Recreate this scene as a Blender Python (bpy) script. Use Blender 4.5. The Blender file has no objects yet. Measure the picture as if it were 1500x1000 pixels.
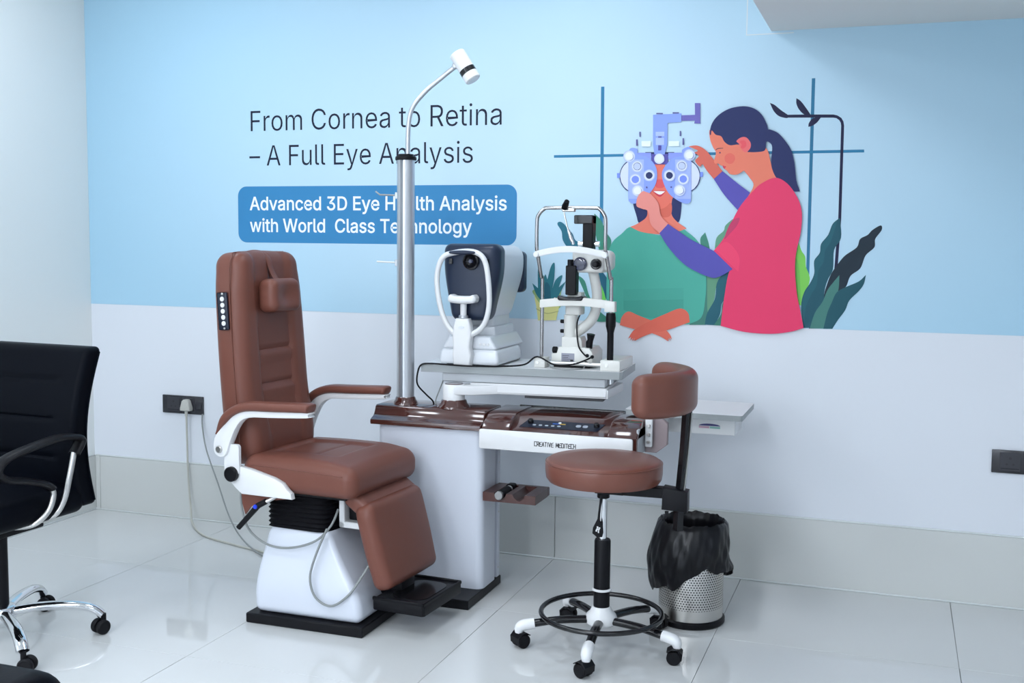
import bpy, bmesh, math, random
from mathutils import Vector, Matrix
random.seed(7)
C = bpy.context.scene.collection
SC = bpy.context.scene
R = math.radians

# ------------------------------------------------------------------ camera
cam_data = bpy.data.cameras.new('camera')
cam_data.sensor_width = 36.0
cam_data.lens = 38.715
cam_data.clip_start = 0.05
cam = bpy.data.objects.new('camera', cam_data)
C.objects.link(cam)
_r = Vector((0.94373184, 0.33054311, 0.01055808))
_u = Vector((-0.03976925, 0.08173558, 0.99586028))
_w = Vector((-0.32831178, 0.94024494, -0.09028193))
cam.matrix_world = Matrix(((_r.x, _u.x, -_w.x, 0), (_r.y, _u.y, -_w.y, 0), (_r.z, _u.z, -_w.z, 1.37), (0, 0, 0, 1)))
SC.camera = cam

# ------------------------------------------------------------------ world, exposure
SC.view_settings.view_transform = 'Standard'
SC.view_settings.look = 'None'
SC.view_settings.gamma = 1.0
SC.view_settings.use_curve_mapping = False
SC.view_settings.exposure = 0.22
world = bpy.data.worlds.new('world')
SC.world = world
world.use_nodes = True
world.node_tree.nodes['Background'].inputs[0].default_value = (0.75, 0.88, 1.0, 1)
world.node_tree.nodes['Background'].inputs[1].default_value = 0.15

# ------------------------------------------------------------------ room dimensions (metres)
XL, XR = -3.798, 2.6          # left and right walls
YB, YF = 4.494, -5.8          # back wall (mural) and wall behind the camera
ZC, ZS, XS = 2.80, 2.202, -0.506   # ceiling, dropped soffit underside, soffit's left edge
ZP = 1.040                    # lower edge of the blue print
ZK = 0.275                    # skirting height
LIGHT_COL = (0.85, 0.91, 1.0)
MAIN_W, SOFFIT_W = 18.5, 8.0
MAIN_LIGHTS = [(x_, y_, k_) for y_, k_ in ((3.5, 0.36), (1.7, 0.45), (-0.2, 1.05), (-1.9, 1.6), (-3.6, 2.1), (-5.0, 2.4)) for x_ in (-3.0, -1.4)]  # the two rows farthest behind the camera are added for low-angle fill
SOFFIT_LIGHTS = [(0.9, 0.9), (0.9, -1.6), (0.9, -4.0)]
for (x, y, z, w_) in [(x, y, ZC - 0.03, MAIN_W * k_) for x, y, k_ in MAIN_LIGHTS] + [(x, y, ZS - 0.03, SOFFIT_W) for x, y in SOFFIT_LIGHTS]:
    ld = bpy.data.lights.new('ceiling_panel_light', 'AREA')
    ld.shape = 'SQUARE'; ld.size = 0.56; ld.energy = w_; ld.color = LIGHT_COL
    lo = bpy.data.objects.new('ceiling_panel_light', ld); C.objects.link(lo)
    lo.location = (x, y, z)

# ------------------------------------------------------------------ materials
MATS = {}
def lin(h):
    h = h.lstrip('#')
    out = []
    for i in (0, 2, 4):
        v = int(h[i:i + 2], 16) / 255
        out.append(v / 12.92 if v <= 0.04045 else ((v + 0.055) / 1.055) ** 2.4)
    return tuple(out)
def mat(name, col, rough=0.5, metal=0.0, spec=0.5, bump=0.0, bscale=200.0, vary=0.0, coat=0.0, emit=0.0, trans=0.0):
    if name in MATS: return MATS[name]
    if isinstance(col, str): col = lin(col)
    m = bpy.data.materials.new(name); m.use_nodes = True
    nt = m.node_tree; b = nt.nodes['Principled BSDF']
    b.inputs['Base Color'].default_value = (*col, 1)
    b.inputs['Roughness'].default_value = rough
    b.inputs['Metallic'].default_value = metal
    b.inputs['Specular IOR Level'].default_value = spec
    b.inputs['Coat Weight'].default_value = coat
    b.inputs['Coat Roughness'].default_value = 0.06
    b.inputs['Transmission Weight'].default_value = trans
    if emit:
        b.inputs['Emission Color'].default_value = (*col, 1); b.inputs['Emission Strength'].default_value = emit
    tc = nt.nodes.new('ShaderNodeTexCoord')
    if bump or vary:
        nz = nt.nodes.new('ShaderNodeTexNoise'); nz.inputs['Scale'].default_value = bscale; nz.inputs['Detail'].default_value = 3
        nt.links.new(tc.outputs['Object'], nz.inputs['Vector'])
        if bump:
            bp = nt.nodes.new('ShaderNodeBump'); bp.inputs['Strength'].default_value = bump; bp.inputs['Distance'].default_value = 0.001
            nt.links.new(nz.outputs['Fac'], bp.inputs['Height']); nt.links.new(bp.outputs['Normal'], b.inputs['Normal'])
        if vary:
            nv = nt.nodes.new('ShaderNodeTexNoise'); nv.inputs['Scale'].default_value = 3.0; nv.inputs['Detail'].default_value = 4
            nt.links.new(tc.outputs['Object'], nv.inputs['Vector'])
            mx = nt.nodes.new('ShaderNodeMix'); mx.data_type = 'RGBA'
            mx.inputs['A'].default_value = (*[c * (1 - vary) for c in col], 1); mx.inputs['B'].default_value = (*[min(1, c * (1 + vary)) for c in col], 1)
            nt.links.new(nv.outputs['Fac'], mx.inputs['Factor']); nt.links.new(mx.outputs['Result'], b.inputs['Base Color'])
    MATS[name] = m
    return m

M_WALL = mat('wall_paint', (0.74, 0.775, 0.83), 0.55, bump=0.05, bscale=90)
M_LEFTWALL = mat('left_wall_paint', (0.80, 0.83, 0.82), 0.35)
M_SOFFIT = mat('soffit_paint', (0.80, 0.80, 0.78), 0.7)
M_CEIL = mat('ceiling_paint', (0.80, 0.80, 0.79), 0.7)
M_TILE = mat('floor_tile', (0.655, 0.67, 0.67), 0.03, spec=0.6, vary=0.03)
M_GROUT = mat('grout', (0.42, 0.43, 0.42), 0.8)
M_SKIRT = mat('skirting_tile', (0.62, 0.64, 0.625), 0.16, spec=0.5, vary=0.03)
M_SKIRTEDGE = mat('skirting_edge', (0.72, 0.76, 0.76), 0.3)
M_LEATHER = mat('brown_leather', (0.170, 0.060, 0.042), 0.40, spec=0.34, bump=0.12, bscale=420, vary=0.05)
M_LEATHER2 = mat('brown_vinyl', (0.180, 0.065, 0.046), 0.34, spec=0.38, bump=0.08, bscale=420)
M_BROWN = mat('brown_lacquer', (0.068, 0.020, 0.015), 0.12, spec=0.7, coat=1.0)
M_WHITE = mat('white_enamel', (0.80, 0.81, 0.82), 0.22, spec=0.5)
M_CAB = mat('white_cabinet_metal', (0.66, 0.70, 0.78), 0.28, spec=0.5)
M_PLASTIC = mat('white_plastic', (0.78, 0.79, 0.80), 0.30)
M_CREAM = mat('cream_enamel', (0.76, 0.76, 0.72), 0.30)
M_LAMINATE = mat('white_laminate', (0.80, 0.81, 0.82), 0.35)
M_EDGE = mat('grey_edge_band', (0.33, 0.36, 0.37), 0.4)
M_GREYMET = mat('grey_painted_metal', (0.50, 0.53, 0.56), 0.35)
M_BLACK = mat('black_plastic', (0.004, 0.004, 0.006), 0.42, spec=0.2)
M_BLACKG = mat('black_gloss', (0.008, 0.008, 0.010), 0.16)
M_BLACKM = mat('black_bellows', (0.003, 0.003, 0.005), 0.7, spec=0.15)
M_RUBBER = mat('black_rubber', (0.005, 0.005, 0.007), 0.55, spec=0.2)
M_OLEA = mat('black_leather', (0.003, 0.004, 0.007), 0.45, spec=0.05, bump=0.1, bscale=350)
M_CHROME = mat('chrome', (0.80, 0.81, 0.83), 0.08, metal=1.0)
M_STEEL = mat('satin_steel', (0.62, 0.61, 0.59), 0.28, metal=1.0)
M_FRAME = mat('frame_steel', (0.42, 0.41, 0.41), 0.18, metal=1.0)
M_ALU = mat('anodised_aluminium', (0.56, 0.58, 0.61), 0.30, metal=0.75)
M_DARKSLOT = mat('dark_slot', (0.03, 0.03, 0.035), 0.6)
M_NAVY = mat('navy_plastic', (0.020, 0.030, 0.060), 0.30, spec=0.35)
M_LGREY = mat('pale_grey_plastic', (0.73, 0.76, 0.80), 0.28)
M_PANEL = mat('panel_navy', (0.008, 0.013, 0.030), 0.35)
M_BLUE = mat('blue_button', (0.01, 0.05, 0.75), 0.3)
M_CABLEG = mat('grey_cable', (0.25, 0.27, 0.27), 0.45)
M_CABLEW = mat('beige_cable', (0.50, 0.50, 0.45), 0.45)
M_SOCKET = mat('socket_plate', (0.020, 0.020, 0.026), 0.22)
M_SOCKET2 = mat('socket_insert', (0.030, 0.030, 0.038), 0.35)
M_PLUG = mat('plug_plastic', (0.52, 0.52, 0.48), 0.4)
M_BAG = mat('black_bag', (0.004, 0.004, 0.006), 0.30, spec=0.3, bump=0.5, bscale=35)
M_LAMPON = mat('lit_diffuser', (0.9, 0.96, 1.0), 0.5, emit=2.5)
M_INK = mat('black_ink', (0.01, 0.01, 0.012), 0.5)
M_LENS = mat('coated_lens', (0.008, 0.012, 0.05), 0.05, spec=0.8)

# ------------------------------------------------------------------ geometry helpers
def finish(bm, name, sharp=38):
    bmesh.ops.recalc_face_normals(bm, faces=bm.faces)
    a = R(sharp)
    for f in bm.faces: f.smooth = True
    for e in bm.edges:
        if len(e.link_faces) == 2:
            e.smooth = e.calc_face_angle(0) < a
    me = bpy.data.meshes.new(name); bm.to_mesh(me); bm.free()
    return me
def obj(name, bm, m, parent=None, loc=(0, 0, 0), rot=(0, 0, 0), label=None, sharp=38):
    me = finish(bm, name, sharp) if isinstance(bm, bmesh.types.BMesh) else bm
    if not len(me.materials):
        for x in (m if isinstance(m, (list, tuple)) else [m]): me.materials.append(x)
    o = bpy.data.objects.new(name, me); C.objects.link(o)
    o.location = loc; o.rotation_euler = rot
    if parent: o.parent = parent
    if label: o['label'] = label
    return o
def thing(name, label, cat, loc=(0, 0, 0), rotz=0, group=None):
    o = bpy.data.objects.new(name, None); C.objects.link(o)
    o.empty_display_size = 0.1
    o.location = loc; o.rotation_euler = (0, 0, rotz)
    return tag(o, label, cat, group)
def tag(o, label, cat, group=None):
    o['label'] = label; o['category'] = cat
    if group: o['group'] = group
    return o
def struct(o, label=None):
    o['kind'] = 'structure'
    if label: o['label'] = label
    return o
def B(): return bmesh.new()
def xf(bm, n0, mtx):
    bm.verts.ensure_lookup_table()
    for v in bm.verts[n0:]: v.co = mtx @ v.co
def place(bm, n0, c, rot=None):
    m = Matrix.Translation(Vector(c))
    if rot is not None: m = m @ rot
    xf(bm, n0, m)
def RX(a): return Matrix.Rotation(R(a), 4, 'X')
def RY(a): return Matrix.Rotation(R(a), 4, 'Y')
def RZ(a): return Matrix.Rotation(R(a), 4, 'Z')
def box(bm, x0, x1, y0, y1, z0, z1, bev=0.0, seg=2):
    vs = [bm.verts.new(p) for p in ((x0, y0, z0), (x1, y0, z0), (x1, y1, z0), (x0, y1, z0), (x0, y0, z1), (x1, y0, z1), (x1, y1, z1), (x0, y1, z1))]
    fs = [bm.faces.new([vs[i] for i in q]) for q in ((0, 3, 2, 1), (4, 5, 6, 7), (0, 1, 5, 4), (1, 2, 6, 5), (2, 3, 7, 6), (3, 0, 4, 7))]
    if bev:
        es = list({e for f in fs for e in f.edges})
        bmesh.ops.bevel(bm, geom=es, offset=bev, segments=seg, profile=0.5, affect='EDGES')
    return bm
def rgb(bm, c, h, r, n=3, m=(1, 1, 1), f=None, rot=None):
    """rounded box made of a grid: half sizes h, edge radius r, n loops in the rounding, m inner divisions; f deforms local points"""
    r = min(r, min(h) * 0.999)
    ax = []
    for k in range(3):
        i = h[k] - r
        t = [r * math.tan(j * math.pi / 4 / n) for j in range(n + 1)]
        mid = [-i + 2 * i * j / m[k] for j in range(m[k] + 1)] if i > 1e-6 else [0.0]
        a = [-i - q for q in reversed(t[1:])] + mid + [i + q for q in t[1:]]
        ax.append(a)
    L = [len(a) - 1 for a in ax]
    cache = {}
    def V(i, j, k):
        key = (i, j, k)
        if key in cache: return cache[key]
        p = Vector((ax[0][i], ax[1][j], ax[2][k]))
        q = Vector([max(-(h[a] - r), min(h[a] - r, p[a])) for a in range(3)])
        d = p - q
        if d.length > 1e-9: p = q + d.normalized() * r
        if f: p = Vector(f(p))
        if rot is not None: p = rot @ p
        cache[key] = bm.verts.new(p + Vector(c))
        return cache[key]
    def face(*ks):
        try: bm.faces.new([V(*q) for q in ks])
        except ValueError: pass
    for i in range(L[0]):
        for j in range(L[1]):
            for k in (0, L[2]): face((i, j, k), (i + 1, j, k), (i + 1, j + 1, k), (i, j + 1, k))
        for k in range(L[2]):
            for j in (0, L[1]): face((i, j, k), (i + 1, j, k), (i + 1, j, k + 1), (i, j, k + 1))
    for j in range(L[1]):
        for k in range(L[2]):
            for i in (0, L[0]): face((i, j, k), (i, j + 1, k), (i, j + 1, k + 1), (i, j, k + 1))
    return bm
def lathe(bm, prof, c=(0, 0, 0), n=28, rot=None, a0=0.0, a1=None, rad=None):
    """prof: (radius, z) from bottom to top; radius 0 closes"""
    full = a1 is None
    if full: a1 = a0 + 2 * math.pi
    cnt = n if full else n + 1
    n0 = len(bm.verts)
    rings = []
    for (r, z) in prof:
        if r <= 1e-6 and full: rings.append([bm.verts.new((0, 0, z))]); continue
        ring = []
        for i in range(cnt):
            t = a0 + (a1 - a0) * i / n
            rr = r * (rad(t, z) if rad else 1)
            ring.append(bm.verts.new((rr * math.cos(t), rr * math.sin(t), z)))
        rings.append(ring)
    for A, D in zip(rings, rings[1:]):
        for i in range(n):
            j = (i + 1) % cnt
            if len(A) == 1 and len(D) == 1: continue
            if len(A) == 1: bm.faces.new((A[0], D[j], D[i]))
            elif len(D) == 1: bm.faces.new((A[i], A[j], D[0]))
            else: bm.faces.new((A[i], A[j], D[j], D[i]))
    bm.verts.ensure_lookup_table()
    place(bm, n0, c, rot)
    return bm
def cyl(bm, p, q, r, n=20, bev=0.0, r2=None):
    p, q = Vector(p), Vector(q); d = q - p; L = d.length
    r2 = r if r2 is None else r2
    b = min(bev, L / 2.1, r * 0.9, r2 * 0.9 if r2 > 0 else bev)
    prof = [(0, 0), (r - b, 0), (r, b), (r2, L - b), (r2 - b, L), (0, L)] if b > 0 else [(0, 0), (r, 0), (r2, L), (0, L)]
    lathe(bm, prof, p, n, d.to_track_quat('Z', 'Y').to_matrix().to_4x4())
    return bm
def catmull(P, n=6, closed=False):
    P = [Vector(p) for p in P]; out = []
    N = len(P)
    rng = range(N) if closed else range(N - 1)
    for i in rng:
        a = P[(i - 1) % N] if (closed or i > 0) else P[i]
        b, c = P[i], P[(i + 1) % N]
        d = P[(i + 2) % N] if (closed or i + 2 < N) else c
        for k in range(n):
            t = k / n
            out.append(0.5 * ((2 * b) + (c - a) * t + (2 * a - 5 * b + 4 * c - d) * t * t + (3 * b - a - 3 * c + d) * t ** 3))
    if not closed: out.append(P[-1])
    return out
def tube(bm, pts, r, n=10, closed=False, sm=0, flat=None):
    """flat = (w, h): elliptical section with half width w (horizontal-ish) and half height h"""
    pts = [Vector(p) for p in pts]
    if sm:
        if isinstance(r, (list, tuple)):
            n_ = len(pts) - 1; r = [r[min(n_, int(i / sm))] + (r[min(n_, int(i / sm) + 1)] - r[min(n_, int(i / sm))]) * (i / sm - int(i / sm)) for i in range(n_ * sm + 1)]
        pts = catmull(pts, sm, closed)
    N = len(pts)
    up = Vector((0, 0, 1))
    T = []
    for i in range(N):
        a = pts[(i - 1) % N] if (closed or i > 0) else pts[0]
        b = pts[(i + 1) % N] if (closed or i < N - 1) else pts[-1]
        T.append((b - a).normalized())
    nrm = T[0].cross(up)
    if nrm.length < 1e-3: nrm = T[0].cross(Vector((0, 1, 0)))
    nrm.normalize()
    rings = []
    for i in range(N):
        t = T[i]
        nrm = (nrm - t * nrm.dot(t)).normalized()
        bn = nrm.cross(t)
        rr = r[i] if isinstance(r, (list, tuple)) else r
        ring = []
        for k in range(n):
            a = 2 * math.pi * k / n
            if flat: v = nrm * (flat[0] * math.cos(a)) + bn * (flat[1] * math.sin(a))
            else: v = nrm * (rr * math.cos(a)) + bn * (rr * math.sin(a))
            ring.append(bm.verts.new(pts[i] + v))
        rings.append(ring)
    for i in range(N if closed else N - 1):
        A, D = rings[i], rings[(i + 1) % N]
        for k in range(n): bm.faces.new((A[k], A[(k + 1) % n], D[(k + 1) % n], D[k]))
    if not closed:
        bm.faces.new(list(reversed(rings[0]))); bm.faces.new(rings[-1])
    return bm
def prism(bm, poly, axis, t0, t1, bev=0.0, seg=2):
    """extrude a closed 2-D outline along an axis: 'x' outline is (y,z), 'y' outline is (x,z), 'z' outline is (x,y)"""
    def p3(a, b, t): return {'x': (t, a, b), 'y': (a, t, b), 'z': (a, b, t)}[axis]
    A = [bm.verts.new(p3(a, b, t0)) for a, b in poly]; D = [bm.verts.new(p3(a, b, t1)) for a, b in poly]
    f0 = bm.faces.new(A); f1 = bm.faces.new(list(reversed(D)))
    N = len(poly)
    for i in range(N): bm.faces.new((A[i], D[i], D[(i + 1) % N], A[(i + 1) % N]))
    if bev:
        bmesh.ops.recalc_face_normals(bm, faces=bm.faces)
        es = list(set(f0.edges) | set(f1.edges))
        bmesh.ops.bevel(bm, geom=es, offset=bev, segments=seg, profile=0.5, affect='EDGES')
    return bm
def rrect(x0, x1, y0, y1, r, n=5):
    out = []
    for cx, cy, a in ((x1 - r, y1 - r, 0), (x0 + r, y1 - r, 90), (x0 + r, y0 + r, 180), (x1 - r, y0 + r, 270)):
        for k in range(n + 1):
            t = R(a + 90 * k / n); out.append((cx + r * math.cos(t), cy + r * math.sin(t)))
    return out
def ss(a, b, x):
    t = max(0.0, min(1.0, (x - a) / (b - a))); return t * t * (3 - 2 * t)
def copy_tree(o, parent=None):
    c = o.copy(); C.objects.link(c); c.parent = parent
    for ch in list(o.children): copy_tree(ch, c)
    return c
def flat_mesh(name, loops, y, mats, th=0.0):
    """loops: list of (material index, contours); each contour a list of (x,z); filled with even-odd holes, facing -y"""
    bm = B()
    for k, (mi, contours, dy) in enumerate(loops):
        cu = bpy.data.curves.new('tmp', 'CURVE'); cu.dimensions = '2D'; cu.fill_mode = 'BOTH'
        for c in contours:
            s = cu.splines.new('POLY'); s.points.add(len(c) - 1); s.use_cyclic_u = True
            for p, q in zip(s.points, c): p.co = (q[0], q[1], 0, 1)
        o = bpy.data.objects.new('tmp', cu)
        me = bpy.data.meshes.new_from_object(o)
        n0 = len(bm.verts); f0 = len(bm.faces)
        bm.from_mesh(me)
        bm.verts.ensure_lookup_table(); bm.faces.ensure_lookup_table()
        for v in bm.verts[n0:]: v.co = Vector((v.co.x, y - dy, v.co.y))
        for f in bm.faces[f0:]:
            f.material_index = mi
            f.normal_update()
            if f.normal.y > 0: f.normal_flip()
        bpy.data.objects.remove(o); bpy.data.curves.remove(cu); bpy.data.meshes.remove(me)
    me = bpy.data.meshes.new(name); bm.to_mesh(me); bm.free()
    for m in mats: me.materials.append(m)
    return me

# ------------------------------------------------------------------ the room
fl = struct(obj('floor', box(B(), XL - 0.1, XR + 0.1, YF - 0.1, YB + 0.1, -0.06, -0.004), M_GROUT), 'glossy white tiled floor')
TS, TG = 0.80, 0.0008
xs = [v for v in [-2.160 + TS * k for k in range(-3, 8)] if XL < v < XR]; xs = [XL] + xs + [XR]
ys = [v for v in [3.770 - TS * k for k in range(0, 13)] if YF < v < YB]; ys = [YF] + sorted(ys) + [YB]
tile_meshes = {}
for a, b in zip(xs, xs[1:]):
    for c, d in zip(ys, ys[1:]):
        key = (round(b - a, 3), round(d - c, 3))
        if key not in tile_meshes:
            tile_meshes[key] = finish(box(B(), -(b - a) / 2 + TG, (b - a) / 2 - TG, -(d - c) / 2 + TG, (d - c) / 2 - TG, -0.004, 0.0, 0.0006, 1), 'tile')
        obj('tile', tile_meshes[key], M_TILE, fl, ((a + b) / 2, (c + d) / 2, 0))
struct(obj('wall_back', box(B(), XL - 0.1, XR + 0.1, YB, YB + 0.1, 0, ZC + 0.05), M_WALL), 'white back wall')
struct(obj('wall_left', box(B(), XL - 0.1, XL, YF, YB, 0, ZC + 0.05), M_LEFTWALL), 'white left wall')
struct(obj('wall_right', box(B(), XR, XR + 0.1, YF, YB, 0, ZC + 0.05), M_WALL))
struct(obj('wall_front', box(B(), XL - 0.1, XR + 0.1, YF - 0.1, YF, 0, ZC + 0.05), M_WALL))
struct(obj('ceiling', box(B(), XL - 0.1, XR + 0.1, YF - 0.1, YB + 0.1, ZC, ZC + 0.1), M_CEIL))
struct(obj('ceiling_soffit', box(B(), XS, XR, YF, YB, ZS, ZC), M_SOFFIT), 'dropped white soffit at the top right')
def skirting(name, a, b, cuts, fixed, axis):
    root = struct(obj(name, (box(B(), a, b, fixed - 0.004, fixed, 0, ZK) if axis == 'x' else box(B(), fixed, fixed + 0.004, a, b, 0, ZK)), M_GROUT))
    cs = [a] + [c for c in cuts if a < c < b] + [b]
    for p, q in zip(cs, cs[1:]):
        g = 0.0008
        bm = box(B(), p + g, q - g, fixed - 0.011, fixed - 0.004, 0.001, ZK, 0.002, 1) if axis == 'x' else box(B(), fixed + 0.004, fixed + 0.011, p + g, q - g, 0.001, ZK, 0.002, 1)
        obj('skirting_tile', bm, M_SKIRT, root)
    return root
sk = skirting('baseboard_back', XL + 0.011, XR, [-1.36 + 2.4 * k for k in range(-4, 6)], YB, 'x')
obj('highlight_strip', box(B(), XL + 0.011, XR, YB - 0.0125, YB - 0.0, ZK, ZK + 0.006, 0.002, 1), M_SKIRTEDGE, sk)  # highlight along the skirting top, put in as a paler strip
obj('floor_sealant', box(B(), XL + 0.011, XR, YB - 0.017, YB - 0.011, 0.0, 0.007, 0.002, 1), M_SKIRTEDGE, sk)
sk = skirting('baseboard_left', YF, YB, [3.2 - 2.4 * k for k in range(5)], XL, 'y')
obj('highlight_strip', box(B(), XL, XL + 0.0125, YF, YB - 0.02, ZK, ZK + 0.006, 0.002, 1), M_SKIRTEDGE, sk)
obj('floor_sealant', box(B(), XL + 0.011, XL + 0.017, YF, YB - 0.02, 0.0, 0.007, 0.002, 1), M_SKIRTEDGE, sk)
frame_me = None
for (x, y, z) in [(x, y, ZC) for x, y, k_ in MAIN_LIGHTS] + [(x, y, ZS) for x, y in SOFFIT_LIGHTS]:  # panels of the farthest rows are added to go with the fill lamps
    t = thing('ceiling_light', 'square white recessed ceiling light panel out of the picture overhead', 'ceiling light', (x, y, z), 0, 'ceiling light panels')
    if frame_me is None:
        bm = B()
        for s in (-1, 1):
            box(bm, -0.31, 0.31, s * 0.295 - 0.015, s * 0.295 + 0.015, -0.015, -0.001)
            box(bm, s * 0.295 - 0.015, s * 0.295 + 0.015, -0.28, 0.28, -0.015, -0.001)
        frame_me = finish(bm, 'frame'); diff_me = finish(box(B(), -0.28, 0.28, -0.28, 0.28, -0.008, -0.001), 'diffuser')
    obj('frame', frame_me, M_WHITE, t); obj('diffuser', diff_me, M_LAMPON, t)
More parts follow.
